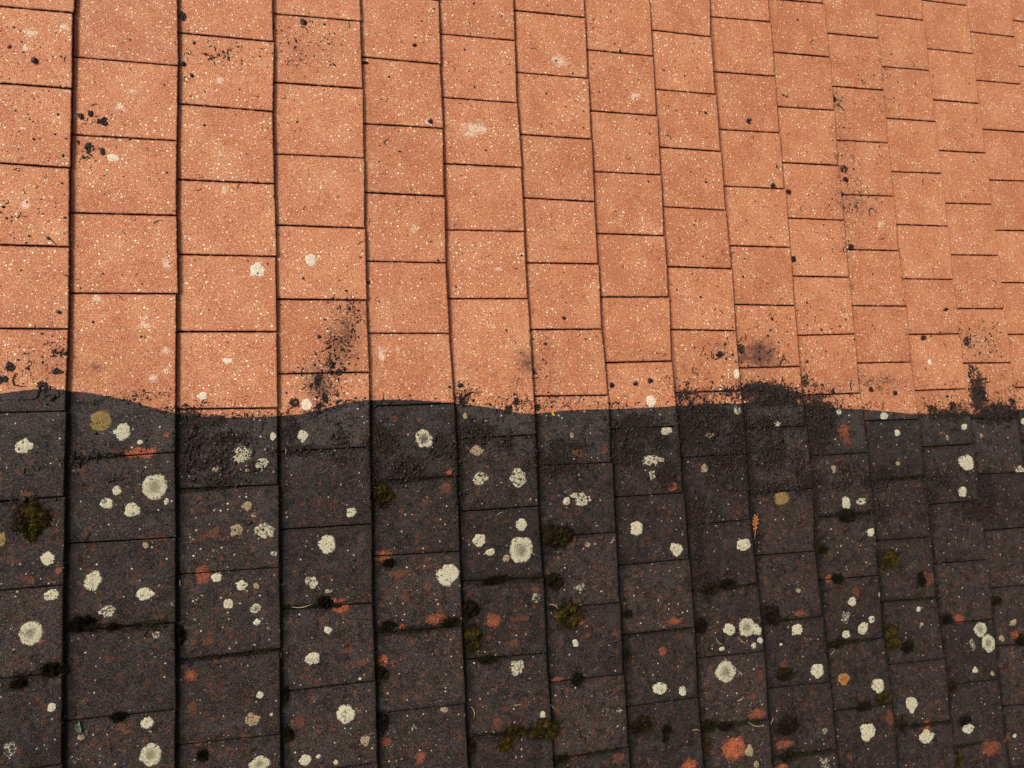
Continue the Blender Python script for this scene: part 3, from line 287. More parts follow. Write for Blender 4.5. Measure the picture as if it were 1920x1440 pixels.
def m_shift(m, P, v):
    b = m.t.nodes.new('ShaderNodeVectorMath'); b.operation = 'ADD'
    m.put(b.inputs[0], P); b.inputs[1].default_value = v
    return b.outputs[0]

def m_dist(m, P, amp, scale):
    n = m.t.nodes.new('ShaderNodeTexNoise'); m.put(n.inputs['Vector'], P); n.inputs['Scale'].default_value = scale
    a = m.t.nodes.new('ShaderNodeVectorMath'); a.operation = 'SCALE'; a.inputs['Scale'].default_value = amp
    m.t.links.new(n.outputs['Color'], a.inputs[0])
    b = m.t.nodes.new('ShaderNodeVectorMath'); b.operation = 'ADD'
    m.put(b.inputs[0], P); m.t.links.new(a.outputs[0], b.inputs[1])
    return b.outputs[0]

def simple(name, c0, c1, scale=200, rough=.85, bump=.0006, spec=.25, c2=None, lo=.4, hi=.62):
    m = NT(name)
    tc = m.t.nodes.new('ShaderNodeTexCoord')
    P = tc.outputs['Object']
    n = m.noise(P, scale, 3, .65); n2 = m.noise(P, scale * 3, 2)
    c = m.mix(m.step(n, lo, hi), c0, c1)
    if c2: c = m.mix(m.step(n2, .55, .68), c, c2)
    m.put(m.bsdf.inputs['Base Color'], c)
    m.bsdf.inputs['Roughness'].default_value = rough
    m.bsdf.inputs['Specular IOR Level'].default_value = spec
    if bump: m.put(m.bsdf.inputs['Normal'], m.bump(m.math('ADD', n, n2), bump, .8))
    return m.mat

def lichen_material(name, main, dark, grime, lo=.0, centre=None):
    m = NT(name)
    P = m.attr('roof_pos', True); r = m.attr('radial')
    n = m.noise(P, 300, 3, .7); n1 = m.noise(P, 150, 3, .75, .8); n2 = m.noise(P, 650, 2)
    c = m.mix(m.step(n, .36, .60), dark, main)
    c = m.mix(m.step(n2, .50, .36, 0, .6), c, tuple(k * .6 for k in dark))
    c = m.mix(m.step(n2, .54, .68, 0, .6), c, tuple(min(.95, k * 1.2) for k in main))
    c = m.mix(m.step(r, .55, .9, 0, .35), c, tuple(min(.95, k * 1.1) for k in main))
    if centre: c = m.mix(m.math('MULTIPLY', m.step(m.math('ADD', r, m.math('MULTIPLY', n1, .7)), .95, .50), .85), c, centre)
    hole = m.step(m.math('ADD', n1, lo), .59, .63)
    spk = m.math('MAXIMUM', m.specks(P, 240, .30, .16), m.specks(P, 130, .16, .30))
    c = m.mix(m.math('MAXIMUM', hole, spk), c, grime)
    m.put(m.bsdf.inputs['Base Color'], c)
    # the thallus frays at its margin
    k = m.math('ADD', r, m.math('ADD', m.math('MULTIPLY', m.math('SUBTRACT', n, .5), 1.0), m.math('MULTIPLY', m.math('SUBTRACT', n1, .5), .7)))
    m.put(m.bsdf.inputs['Alpha'], m.math('MULTIPLY', m.step(k, 1.0, .80), m.step(n2, .36, .42, .35, 1.0)))
    m.bsdf.inputs['Roughness'].default_value = .9
    m.bsdf.inputs['Specular IOR Level'].default_value = .15
    m.put(m.bsdf.inputs['Normal'], m.bump(m.math('ADD', m.math('ADD', n, n2), m.math('MULTIPLY', hole, -1.0)), .0009, .9))
    return m.mat

TILE = tile_material()
GR = (.035, .026, .022)
LM = {
 'h': lichen_material('bleached_white_lichen', (.82, .74, .58), (.66, .50, .34), (.42, .17, .08), -.05),
 'w': lichen_material('cream_lichen', (.62, .57, .40), (.42, .38, .25), GR, .0),
 'p': lichen_material('pitted_lichen', (.60, .55, .38), (.36, .31, .21), GR, .07),
 'c': lichen_material('open_centred_lichen', (.58, .54, .36), (.38, .34, .22), GR, .02, (.05, .04, .035)),
 'r': lichen_material('ringed_lichen', (.56, .52, .36), (.37, .34, .23), GR, -.01, (.20, .17, .11)),
 't': lichen_material('tan_lichen', (.40, .31, .18), (.24, .17, .10), GR, .02),
 'y': lichen_material('ochre_yellow_lichen', (.30, .20, .065), (.17, .115, .05), GR, .0),
 'o': lichen_material('orange_ochre_lichen', (.40, .20, .06), (.24, .12, .045), GR, -.01, (.35, .08, .02)),
 'g': lichen_material('powdery_grey_lichen', (.55, .50, .38), (.28, .24, .18), GR, .12),
}
def moss_material(name, dark, body, tip):
    m = NT(name)
    P = m.t.nodes.new('ShaderNodeTexCoord').outputs['Object']
    big = m.noise(P, 55, 2, .6); n = m.noise(P, 260, 3, .7); n2 = m.noise(P, 620, 2)
    c = m.mix(m.step(n, .42, .58), dark, body)
    c = m.mix(m.math('MULTIPLY', m.step(big, .44, .60), m.step(n2, .45, .60)), c, tip)
    c = m.mix(m.step(n2, .46, .36, 0, .8), c, tuple(k * .4 for k in dark))
    m.put(m.bsdf.inputs['Base Color'], c)
    m.bsdf.inputs['Roughness'].default_value = .95
    m.bsdf.inputs['Specular IOR Level'].default_value = .1
    return m.mat
MOSSM = {
 'o': moss_material('olive_moss', (.009, .007, .003), (.040, .028, .006), (.12, .080, .012)),
 'y': moss_material('yellow_moss', (.015, .010, .003), (.080, .050, .007), (.17, .105, .014)),
 'g': moss_material('green_moss', (.006, .005, .003), (.020, .016, .006), (.050, .041, .010)),
 'd': moss_material('dark_moss', (.005, .0038, .0028), (.014, .0095, .006), (.032, .023, .010)),
 'b': moss_material('brown_moss', (.006, .004, .0025), (.022, .013, .006), (.045, .036, .009)),
}
CRUMBM = simple('dead_moss_crumb', (.004, .003, .0025), (.020, .011, .008), 90, .50, .0008, .30, (.055, .032, .021), .42, .56)
TWIGM = {'t': simple('dry_needle', (.36, .24, .13), (.52, .38, .22), 300), 'y': simple('straw_needle', (.45, .38, .16), (.58, .50, .26), 300),
         'g': simple('grey_needle', (.22, .20, .16), (.36, .33, .27), 300), 'w': simple('bleached_needle', (.60, .55, .46), (.7, .66, .58), 300)}
DECKM = simple('old_dark_boarding', (.010, .006, .004), (.022, .012, .008), 30, .95)

# ---------------------------------------------------------------- field tables in metres
def arr(t): return np.array([[x / 1e4 for x in r[:4]] + [r[4] if len(r) > 4 and not isinstance(r[4], str) else 1.0] for r in t])
F_WORN, F_CRUST, F_SMUDGE, F_PALE = arr(WORN), arr(CRUST), arr(SMUDGE), arr(PALE)
F_CRUST = F_CRUST * [1, 1, 1.1, 1.1, 1.15]
F_MOSS = arr(MOSS) * [1, 1, 1.35, 1.35, 0] + [0, 0, 0, 0, .8]        # grime that spreads round each cushion
F_HEAP = arr([c for c in CRUMB if c[2] > 90]) * [1, 1, 1.25, 1.25, 0] + [0, 0, 0, 0, .35]
F_CRUST = np.concatenate([F_CRUST, F_MOSS, F_HEAP])
F_SMUDGE = F_SMUDGE * [1, 1, 1.2, 1.2, 1.15]
BU = np.array([b[0] for b in BOUNDARY]) / 1e4; BV = np.array([b[1] for b in BOUNDARY]) / 1e4

def field(tab, u, v, add=False, sharp=1.0):
    out = np.zeros_like(u)
    u0, u1, v0, v1 = u.min(), u.max(), v.min(), v.max()
    for a, b, ra, rb, w in tab:
        if a + 2 * ra < u0 or a - 2 * ra > u1 or b + 2 * rb < v0 or b - 2 * rb > v1: continue
        q = ((u - a) / ra) ** 2 + ((v - b) / rb) ** 2
        k = w * np.clip(1.25 - q * .5, 0, 1.0) if sharp == 1.0 else w * np.exp(-q * 1.1)
        out = np.maximum(out, k)
    return out

def strip_field(u, v):
    """grime along the mossy joints"""
    out = np.zeros_like(u)
    for (a0, b0, a1, b1, hw) in STRIP:
        if abs(b1 - b0) > abs(a1 - a0): continue
        a0, b0, a1, b1, hw = a0 / 1e4, b0 / 1e4, a1 / 1e4, b1 / 1e4, hw / 1e4
        if a1 < u.min() or a0 > u.max() or b0 < v.min() - .03 or b0 > v.max() + .03: continue
        d = (v - (b0 + (b1 - b0) * (u - a0) / (a1 - a0))) / (hw * .9)
        e = np.clip(np.minimum(u - a0, a1 - u) / .01, 0, 1)
        out = np.maximum(out, .95 * e * np.exp(-d * d))
    return out

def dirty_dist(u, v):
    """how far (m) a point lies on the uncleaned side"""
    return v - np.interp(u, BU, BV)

# ---------------------------------------------------------------- tiles
class Tile: pass
tiles = []
rows = {}
for (c, vis, vLt, uRt, vRt, vLb, uRb, vRb) in TILES:
    T = Tile(); T.c = c; T.vis = bool(vis)
    T.vLt, T.uRt, T.vRt, T.vLb, T.uRb, T.vRb = [x / 1e4 for x in (vLt, uRt, vRt, vLb, uRb, vRb)]
    T.cg = c * GAUGE
    if not T.uRt > T.cg: T.uRt = T.cg + GAUGE
    T.ju = rs.uniform(-.0013, .0013); T.tw = rs.uniform(-.0016, .0016) - (.0016 if c > 5 else 0)
    T.jh = rs.uniform(-.0005, .0007); T.th = rs.uniform(-.0007, .0007)
    T.shade = float(np.clip(rs.normal(.5, .24), 0, 1))
    T.seed = rs.randint(1, 9999)
    T.gt = rs.uniform(.0011, .0019); T.gb = rs.uniform(.0011, .0019)
    tiles.append(T); rows.setdefault(c, []).append(T)

def tile_height(T, u, v):
    uR = (T.uRt + T.uRb) / 2
    w = (v - (T.vRt + T.vRb) / 2) / max(.05, T.vRb - T.vRt)
    bow = .0006 * (1 - 4 * w * w)
    return STEP + T.jh + T.th * w + bow - (uR - u) * STEP / GAUGE + .00030 * vnoise(u * 38, v * 38, T.seed)

def find_tile(u, v):
    c = int(math.floor(u / GAUGE))
    best = None
    for cc in (c, c - 1, c + 1):
        for T in rows.get(cc, []):
            f = (v - T.vRt) / (T.vRb - T.vRt)
            uR = T.uRt + (T.uRb - T.uRt) * f
            if not (T.cg - .002 <= u <= uR): continue
            k = (u - T.cg) / (uR - T.cg)
            if T.vLt + (T.vRt - T.vLt) * k <= v <= T.vLb + (T.vRb - T.vLb) * k: return T
    return best

UN = [0, .25, .5, .75]
def grid_lines(L, n, fine=(0, .0008, .0018, .0032, .006)):
    f = np.array(fine)
    inner = np.linspace(.006, L - .006, n)[1:-1]
    return np.concatenate([f, inner, L - f[::-1]])

def build_tile(T):
    W = T.vRb - T.vRt
    nv = max(8, int(round(W / .0042))) if T.vis else 14
    nu = 56 if T.vis else 16
    vl = grid_lines(W, nv) / W
    LU = GAUGE + .034
    ul = grid_lines(LU, nu) / LU
    S, V = np.meshgrid(ul, vl, indexing='ij')
    u0 = T.cg - .034
    uR = T.uRt + (T.uRb - T.uRt) * V + T.ju + T.tw * (V - .5) * 2
    U = u0 + (uR - u0) * S
    k = (U - T.cg) / (uR - T.cg)
    top = T.vLt + (T.vRt - T.vLt) * k + T.gt
    bot = T.vLb + (T.vRb - T.vLb) * k - T.gb
    VV = top + (bot - top) * V
    # distance to the exposed edges
    dr = (1 - S) * LU; dt = V * W; db = (1 - V) * W
    de = np.minimum(np.minimum(dr, dt), db)
    chip = .00045 * fbm(U * 260, VV * 260, T.seed, 2) + .0004 * vnoise(U * 90, VV * 90, T.seed + 5)
    near = np.clip(1 - de / .004, 0, 1)
    U = U + near * chip * (dr < .004); VV = VV + near * chip * ((dt < .004) * 1.0 - (db < .004) * 1.0)
    rad = .0026
    drop = 0
    for dd in (dr, dt, db):
        x = np.clip(1 - dd / rad, 0, 1); drop = drop + .0013 * (1 - np.sqrt(np.clip(1 - x * x, 0, 1)))
    H = tile_height(T, U, VV) - drop + .00012 * fbm(U * 420, VV * 420, T.seed + 9, 2)
    ca = field(F_CRUST, U, VV, sharp=0)
    H = H + .0016 * np.clip(ca, 0, 1) * np.clip(fbm(U * 150, VV * 150, 77, 3) + .15, 0, 1)
    n0, n1 = U.shape
    P3 = np.stack([U, -VV, H], -1).reshape(-1, 3)
    idx = np.arange(n0 * n1).reshape(n0, n1)
    q = np.stack([idx[:-1, :-1], idx[:-1, 1:], idx[1:, 1:], idx[1:, :-1]], -1).reshape(-1, 4)
    # outline loop -> skirt and underside
    loop = np.concatenate([idx[:, 0], idx[-1, 1:], idx[-2::-1, -1], idx[0, -2:0:-1]])
    th = .0092
    midr = P3[loop].copy(); midr[:, 2] -= .0022
    low = P3[loop].copy(); low[:, 2] -= th
    base = len(P3)
    P3 = np.concatenate([P3, midr, low])
    nl = len(loop)
    mi = np.arange(base, base + nl); li = mi + nl; nx = np.roll(np.arange(nl), -1)
    loop = np.concatenate([loop, loop])
    faces = np.concatenate([q, np.stack([loop[:nl], loop[:nl][nx], mi[nx], mi], -1), np.stack([mi, mi[nx], li[nx], li], -1)])
    cu, cv = T.cg + GAUGE / 2, (T.vRt + T.vRb) / 2
    ch = float(tile_height(T, np.array(cu), np.array(cv)))
    # flip so that the top faces outwards
    faces = faces[:, ::-1]
    uu = P3[:, 0]; vv = -P3[:, 1]
    dmin = np.concatenate([de.ravel(), np.zeros(len(loop))])
    slope_pos = np.stack([uu, -vv, P3[:, 2] - (STEP / GAUGE) * 0], -1)
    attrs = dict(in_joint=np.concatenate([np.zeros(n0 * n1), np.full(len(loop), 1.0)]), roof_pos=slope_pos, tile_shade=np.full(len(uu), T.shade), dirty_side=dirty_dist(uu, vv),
                 worn=field(F_WORN * [1, 1, 1.0, 1.0, 0] + [0, 0, 0, 0, 1], uu, vv, sharp=0), worn_bright=field(F_WORN * [1, 1, 1.3, 1.3, .5] - [0, 0, 0, 0, .5], uu, vv, sharp=0),
                 from_step=np.maximum(0, uu - T.cg), crust=np.maximum(field(F_CRUST, uu, vv, sharp=0), strip_field(uu, vv)), smudge=field(F_SMUDGE, uu, vv, sharp=0),
                 pale=field(F_PALE, uu, vv, sharp=0), edge=dmin)
    T.obj = mesh_obj('roof_tile', P3, faces, TILE, (cu, -cv, ch - th), attrs=attrs)
    return T.obj

for T in tiles: build_tile(T)

# ---------------------------------------------------------------- words for labels
ORD = ['zeroth', 'first', 'second', 'third', 'fourth', 'fifth', 'sixth', 'seventh', 'eighth', 'ninth', 'tenth', 'eleventh', 'twelfth',
       'thirteenth', 'fourteenth', 'fifteenth', 'sixteenth', 'seventeenth', 'eighteenth', 'nineteenth', 'twentieth']
for c, L in rows.items():
    L.sort(key=lambda t: t.vRt)
    n = 0; first = next((i for i, t in enumerate(L) if t.vis), None)
    if first is None: first = 0
    nvis = sum(t.vis for t in L)
    for i, t in enumerate(L):
        t.num = i - first + 1; t.nvis = nvis
        t.lich = 0; t.kinds = []

def where(T):
    """which tile, in words"""
    return '%s tile down the %s column' % (ORD[T.num], ORD[T.c + 1])

# ---------------------------------------------------------------- lichens: parts of the tile they grow on
def disc_mesh(T, u, v, ru, rv, thick, seed, ring=False, lobes=5, rag=.16):
    nr, na = 9, 30
    r = np.linspace(0, 1, nr + 1)[1:]
    a = np.linspace(0, 2 * np.pi, na, endpoint=False)
    A, Rr = np.meshgrid(a, r)
    out = 1 + rag * vnoise(np.cos(A) * 1.6 + seed, np.sin(A) * 1.6, seed) + rag * .55 * vnoise(np.cos(A) * 5 + seed, np.sin(A) * 5, seed + 3)
    U = u + ru * Rr * np.cos(A) * (1 + (out - 1) * Rr); V = v + rv * Rr * np.sin(A) * (1 + (out - 1) * Rr)
    prof = thick * (1 - Rr ** 4) * (.75 + .35 * vnoise(U * 420, V * 420, seed))
    if ring: prof = prof * (.35 + .75 * np.clip(Rr * 1.5, 0, 1) ** 2)
    U = np.concatenate([[u], U.ravel()]); V = np.concatenate([[v], V.ravel()])
    Z = np.concatenate([[thick * (.3 if ring else .8)], prof.ravel()])
    rad = np.concatenate([[0], Rr.ravel()])
    # keep it on its own tile
    f = np.clip((V - T.vRt) / (T.vRb - T.vRt), 0, 1)
    uR = T.uRt + (T.uRb - T.uRt) * f + T.ju
    U = np.minimum(U, uR - .0016)
    k = (U - T.cg) / (uR - T.cg)
    V = np.clip(V, T.vLt + (T.vRt - T.vLt) * k + T.gt + .0012, T.vLb + (T.vRb - T.vLb) * k - T.gb - .0012)
    H = tile_height(T, U, V) + Z - .0002
    H = np.where(rad > .99, H - .0008, H)
    Pn = np.stack([U, -V, H], -1)
    fc = []
    for j in range(na): fc.append((0, 1 + (j + 1) % na, 1 + j)[::-1])
    for i in range(nr - 1):
        for j in range(na):
            j2 = (j + 1) % na
            fc.append((1 + i * na + j, 1 + i * na + j2, 1 + (i + 1) * na + j2, 1 + (i + 1) * na + j)[::-1])
    fc = [f[::-1] for f in fc]
    return Pn, fc, rad

LNAMES = {'y': 'ochre yellow lichen rosette', 'o': 'orange ochre lichen rosette', 't': 'tan lichen spot', 'g': 'powdery grey lichen dust',
          'r': 'large pale lichen ring with darker centre', 'c': 'pale lichen ring with an open dark centre', 'p': 'cream lichen pitted with dirt'}
for i, (u, v, ru, rv, kd) in enumerate(LICHEN):
    u, v, ru, rv = u / 1e4, v / 1e4, ru / 1e4, rv / 1e4
    T = find_tile(u, v) or find_tile(u - .004, v) or find_tile(u, v + .004) or find_tile(u, v - .004)
    if T is None: continue
    if dirty_dist(u, v) < 0 and kd in 'wpg': kd = 'h'
    T.lich += 1; T.kinds.append(kd)
    thick = min(.0016, .0006 + ru * .05)
    Pn, fc, rad = disc_mesh(T, u, v, ru * 1.04, rv * 1.04, thick, 100 + i, kd in 'rc', rag={'h': .3, 'w': .26, 'r': .12, 'p': .34, 'c': .22, 't': .3, 'y': .2, 'o': .2, 'g': .5}[kd])
    pos = np.stack([Pn[:, 0], Pn[:, 1], Pn[:, 2]], -1)
    o = mesh_obj('lichen_patch', Pn, fc, LM[kd], (u, -v, float(tile_height(T, np.array(u), np.array(v)))), parent=T.obj, attrs=dict(roof_pos=pos, radial=rad))
    if kd in LNAMES: o['label'] = LNAMES[kd]

NUM = ['no', 'one', 'two', 'three', 'four', 'five', 'six', 'seven', 'eight', 'nine']
for T in tiles:
    d = T.vRb - T.vRt
    mid = float(dirty_dist(np.array(T.cg + GAUGE / 2), np.array((T.vRt + T.vRb) / 2)))
    if not T.vis:
        look = 'dark weathered roof tile' if mid > 0 else 'clean orange roof tile'
        col = ORD[T.c + 1] + ' column' if T.c >= 0 else 'column left of the first'
        if T.nvis and T.num < 1: lab = '%s outside the photo, %s tile above the visible %s' % (look, ORD[1 - T.num], col)
        elif T.nvis: lab = '%s outside the photo, %s tile below the visible %s' % (look, ORD[T.num - T.nvis], col)
        else: lab = '%s outside the photo, %s tile down the %s' % (look, ORD[T.num], col)
        tag(T.obj, lab, 'roof tile', 'roof tiles around the photographed area', 'thing')
        continue
    if mid > d * .42: look = 'dark weathered roof tile'
    elif mid < -d * .42: look = 'clean orange roof tile'
    elif mid > 0: look = 'mostly dark tile with an orange strip on top'
    else: look = 'mostly orange tile with a dark uncleaned strip below'
    if d > .3: look = 'long orange tile without a joint' if mid < 0 else look
    ex = ''
    if T.lich:
        n = T.lich
        ex = ' with %s pale lichen spot%s' % (NUM[n] if n < 6 else 'many', '' if n == 1 else 's')
        if 'y' in T.kinds: ex = ' with a yellow lichen rosette'
        if 'o' in T.kinds: ex = ' with an orange lichen rosette'
        if len((look + ex).split()) > 9 and 'strip' in look: ex = ''
        if 'strip' in look or 'long' in look: ex = ''
    tag(T.obj, '%s%s, %s' % (look, ex, where(T)), 'roof tile', 'roof tiles laid in overlapping columns', 'thing')

# ---------------------------------------------------------------- deck under the tiles
def box(name, u0, u1, v0, v1, h0, h1, mat, tilt=0.0):
    vs = [(u, -v, h) for h in (h0, h1) for v in (v0, v1) for u in (u0, u1)]
    fc = [(0, 1, 3, 2)[::-1], (4, 5, 7, 6), (0, 1, 5, 4), (1, 3, 7, 5), (3, 2, 6, 7), (2, 0, 4, 6)]
    return mesh_obj(name, vs, [tuple(f) for f in fc], mat, ((u0 + u1) / 2, -(v0 + v1) / 2, h0), smooth=False)
us = [t.cg for t in tiles]; vs_ = [t.vRt for t in tiles]
deck = box('roof_deck', min(us) + .01, max(us) + GAUGE - .01, min(vs_) + .02, max(t.vRb for t in tiles) - .02, -.04, -.0135, DECKM)
tag(deck, 'dark old boarding that shows only as black lines between the roof tiles', 'roof deck', kind='thing')

# ---------------------------------------------------------------- moss clumps
def top_at(u, v):
    T = find_tile(u, v)
    if T is None: T = find_tile(u - .003, v) or find_tile(u, v + .003) or find_tile(u, v - .003)
    if T is None: return None, .003
    return T, float(tile_height(T, np.array(u), np.array(v)))

def clump_out(a, seed):
    return 1 + .24 * vnoise(np.cos(a) * 1.5 + seed, np.sin(a) * 1.5, seed) + .17 * vnoise(np.cos(a) * 3.4 + seed, np.sin(a) * 3.4, seed + 1) + .12 * vnoise(np.cos(a) * 8 + seed, np.sin(a) * 8, seed + 2)

def clump_mesh(u, v, h, ru, rv, hh, seed, blades):
    r = np.random.RandomState(seed)
    nr, na = 9, 36
    A, Rr = np.meshgrid(np.linspace(0, 2 * np.pi, na, endpoint=False), np.linspace(0, 1, nr + 1)[1:])
    out = clump_out(A, seed) * .92
    U = ru * Rr * np.cos(A) * out; V = rv * Rr * np.sin(A) * out
    Z = hh * np.clip(1 - Rr ** 2, 0, 1) ** .7 * (1 + .8 * vnoise(U * 170 + 3, V * 170, seed))  - .0012 * (Rr > .95)
    Pv = [np.array([[0, 0, hh]]), np.stack([U.ravel(), -V.ravel(), Z.ravel()], -1)]
    tri = []
    for j in range(na): tri.append((0, 1 + j, 1 + (j + 1) % na))
    for i in range(nr - 1):
        for j in range(na):
            j2 = (j + 1) % na; a = 1 + i * na
            tri.append((a + j, a + na + j, a + na + j2)); tri.append((a + j, a + na + j2, a + j2))
    base = 1 + nr * na
    # leaflets
    q = np.sqrt(r.uniform(0, 1, blades)); aa = r.uniform(0, 2 * np.pi, blades)
    oo = clump_out(aa, seed)
    q = q * 1.03 * (1 + .45 * (r.uniform(0, 1, blades) ** 4))
    bx = ru * q * np.cos(aa) * oo; by = -rv * q * np.sin(aa) * oo
    bz = hh * np.clip(1 - q * q, 0, 1) ** .7 * (1 + .8 * vnoise(bx * 170 + 3, -by * 170, seed))
    ln = r.uniform(.0014, .0036, blades)
    dx = .9 * q * np.cos(aa) + r.normal(0, .6, blades); dy = -.9 * q * np.sin(aa) + r.normal(0, .6, blades)
    dz = r.uniform(.4, 1.1, blades)
    nn = np.sqrt(dx ** 2 + dy ** 2 + dz ** 2); dx, dy, dz = dx / nn, dy / nn, dz / nn
    ph = r.uniform(0, 2 * np.pi, blades); wx = np.cos(ph) * .0008; wy = np.sin(ph) * .0008
    B = np.stack([np.stack([bx - wx, by - wy, bz - .0004], -1), np.stack([bx + wx, by + wy, bz - .0004], -1),
                  np.stack([bx + dx * ln, by + dy * ln, bz + dz * ln], -1)], 1).reshape(-1, 3)
    tb = base + np.arange(blades * 3).reshape(-1, 3)
    Pa = np.concatenate(Pv + [B]) + np.array([u, -v, h])
    return Pa, np.concatenate([np.array(tri), tb])

TN = {'o': 'olive green', 'y': 'yellow green', 'g': 'green', 'd': 'dark', 'b': 'brown'}
used_labels = {}
pending = []
def relabel(o, kind_words, cat, group, T, u, v, size):
    pending.append((o, kind_words, cat, group, T, u, v, size))

for i, (u, v, ru, rv, tn) in enumerate(MOSS):
    u, v, ru, rv = u / 1e4, v / 1e4, ru / 1e4, rv / 1e4
    T, h = top_at(u, v)
    area = ru * rv
    hh = min(.011, .26 * min(ru, rv) + .002)
    if tn in 'dg': ru, rv = ru * .88, rv * .82
    nb = int(min(4200, 420 + area * 6.0e6))
    Pn, fc = clump_mesh(u, v, h - .0012, ru, rv, hh, 40 + i, nb)
    o = mesh_obj('moss_clump', Pn, fc, MOSSM[tn], (u, -v, h), smooth=False)
    relabel(o, '%s moss clump' % TN[tn], 'moss', 'moss clumps growing on the dirty tiles', T, u, v, area)

# ---------------------------------------------------------------- crumbs of dead moss
ICO = None
def blob(u, v, h, ru, rv, hh, seed, n=2):
    global ICO
    if ICO is None:
        import bmesh
        ICO = {}
        for k in (1, 2, 3):
            bm = bmesh.new(); bmesh.ops.create_icosphere(bm, subdivisions=k, radius=1)
            ICO[k] = (np.array([tuple(x.co) for x in bm.verts]), np.array([[x.index for x in f.verts] for f in bm.faces])); bm.free()
    V0, F0 = ICO[n]
    nse = 1 + .38 * vnoise(V0[:, 0] * 1.7 + seed, V0[:, 1] * 1.7 + V0[:, 2], seed) + .28 * vnoise(V0[:, 0] * 4 + seed, V0[:, 1] * 4 + V0[:, 2] * 2, seed + 1)
    Q = V0 * nse[:, None]
    an = seed * 1.7
    x = Q[:, 0] * ru; y = Q[:, 1] * rv
    return np.stack([u + x, -v + y, h + hh * .55 + Q[:, 2] * hh], -1), F0

for i, (u, v, ru, rv) in enumerate([c[:4] for c in CRUMB]):
    u, v, ru, rv = u / 1e4, v / 1e4, ru / 1e4, rv / 1e4
    T, h = top_at(u, v)
    rr = min(ru, rv)
    if ru > .011 or rv > .011:                         # ragged heap: several lumps grown together
        Ps, Fs = [], []; off = 0
        for k in range(60):
            a = random.uniform(0, 6.28); q = random.uniform(0, 1) ** .5 * (1 + .45 * float(vnoise(a * 1.3, i * 3.7, 5)))
            p, f = blob(u + ru * .8 * q * math.cos(a), v + rv * .8 * q * math.sin(a), h - .0003, random.uniform(.0010, .0034), random.uniform(.0010, .0034), random.uniform(.0008, .0024), 900 + i * 31 + k, 2)
            Ps.append(p); Fs.append(f + off); off += len(p)
        Pn, fc = np.concatenate(Ps), np.concatenate(Fs)
    else:
        Pn, fc = blob(u, v, h - .0002, ru, rv, min(.0035, rr * .55), 300 + i, 3)
    o = mesh_obj('moss_crumb', Pn, fc, CRUMBM, (u, -v, h))
    relabel(o, 'black moss crumb' if max(ru, rv) < .011 else 'ragged black moss heap', 'moss crumb', 'larger crumbs of dead moss', T, u, v, ru * rv)

def spot_words(T, u, v):
    a = (u - T.cg) / GAUGE; b = (v - T.vRt) / (T.vRb - T.vRt)
    w = ('upper' if b < .33 else 'lower' if b > .67 else 'middle') + ' ' + ('left' if a < .33 else 'right' if a > .67 else 'centre')
    return 'centre' if w == 'middle centre' else w
groups = {}
for p in pending:
    T, u, v = p[4], p[5], p[6]
    w = spot_words(T, u, v) if T else 'edge'
    lab = '%s, %s of %s' % (p[1], w, where(T) if T else 'roof')
    groups.setdefault(lab, []).append(p)
for lab, ps in groups.items():
    ps.sort(key=lambda p: -p[7])
    for k, p in enumerate(ps):
        l2 = lab if len(ps) == 1 else ['larger ', 'smaller ', 'tiny ', 'tiniest '][min(k, 3)] + lab
        tag(p[0], l2, p[2], p[3])

# loose small crumbs, uncountable
def height_at(U, V):
    out = np.full(len(U), -1.0)
    for i in range(len(U)):
        T = find_tile(U[i], V[i])
        if T is not None: out[i] = tile_height(T, U[i], V[i])
    return out
Ps, Fs = [], []; off = 0
su, sv, sr, flat = [], [], [], []
for (u, v, ru, rv, n) in SCATTER:
    n = int(n * (2.6 if dirty_dist(u / 1e4, v / 1e4) < 0 else 1.4)); u, v, ru, rv = u / 1e4, v / 1e4, ru / 1e4, rv / 1e4
    dense = n / (ru * rv)
    x = rs.normal(0, .55, n); y = rs.normal(0, .55, n)
    if ru > .06 and rv > .06: x = rs.uniform(-1, 1, n); y = rs.uniform(-1, 1, n)
    su.append(u + x * ru); sv.append(v + y * rv); sr.append(np.clip(rs.lognormal(math.log(.0013), .5, n), .0005, .0048))
for (u, v, ru, rv, w) in CRUST:
    u, v, ru, rv = u / 1e4, v / 1e4, ru / 1e4, rv / 1e4
    n = int(ru * rv * w * 2.6e5)
    a = u + np.clip(rs.normal(0, .55, n), -1.25, 1.25) * ru; b = v + np.clip(rs.normal(0, .55, n), -1.25, 1.25) * rv
    kp = fbm(a * 75, b * 75, 203, 3) > rs.uniform(-.35, .25, n); a, b = a[kp], b[kp]
    su.append(a); sv.append(b); sr.append(np.clip(rs.lognormal(math.log(.0019), .50, len(a)), .0007, .0058))
su, sv, sr = np.concatenate(su), np.concatenate(sv), np.concatenate(sr)
sh = height_at(su, sv)
ok = sh > -.5
su, sv, sr, sh = su[ok], sv[ok], sr[ok], sh[ok]
print('crumbs', len(su))
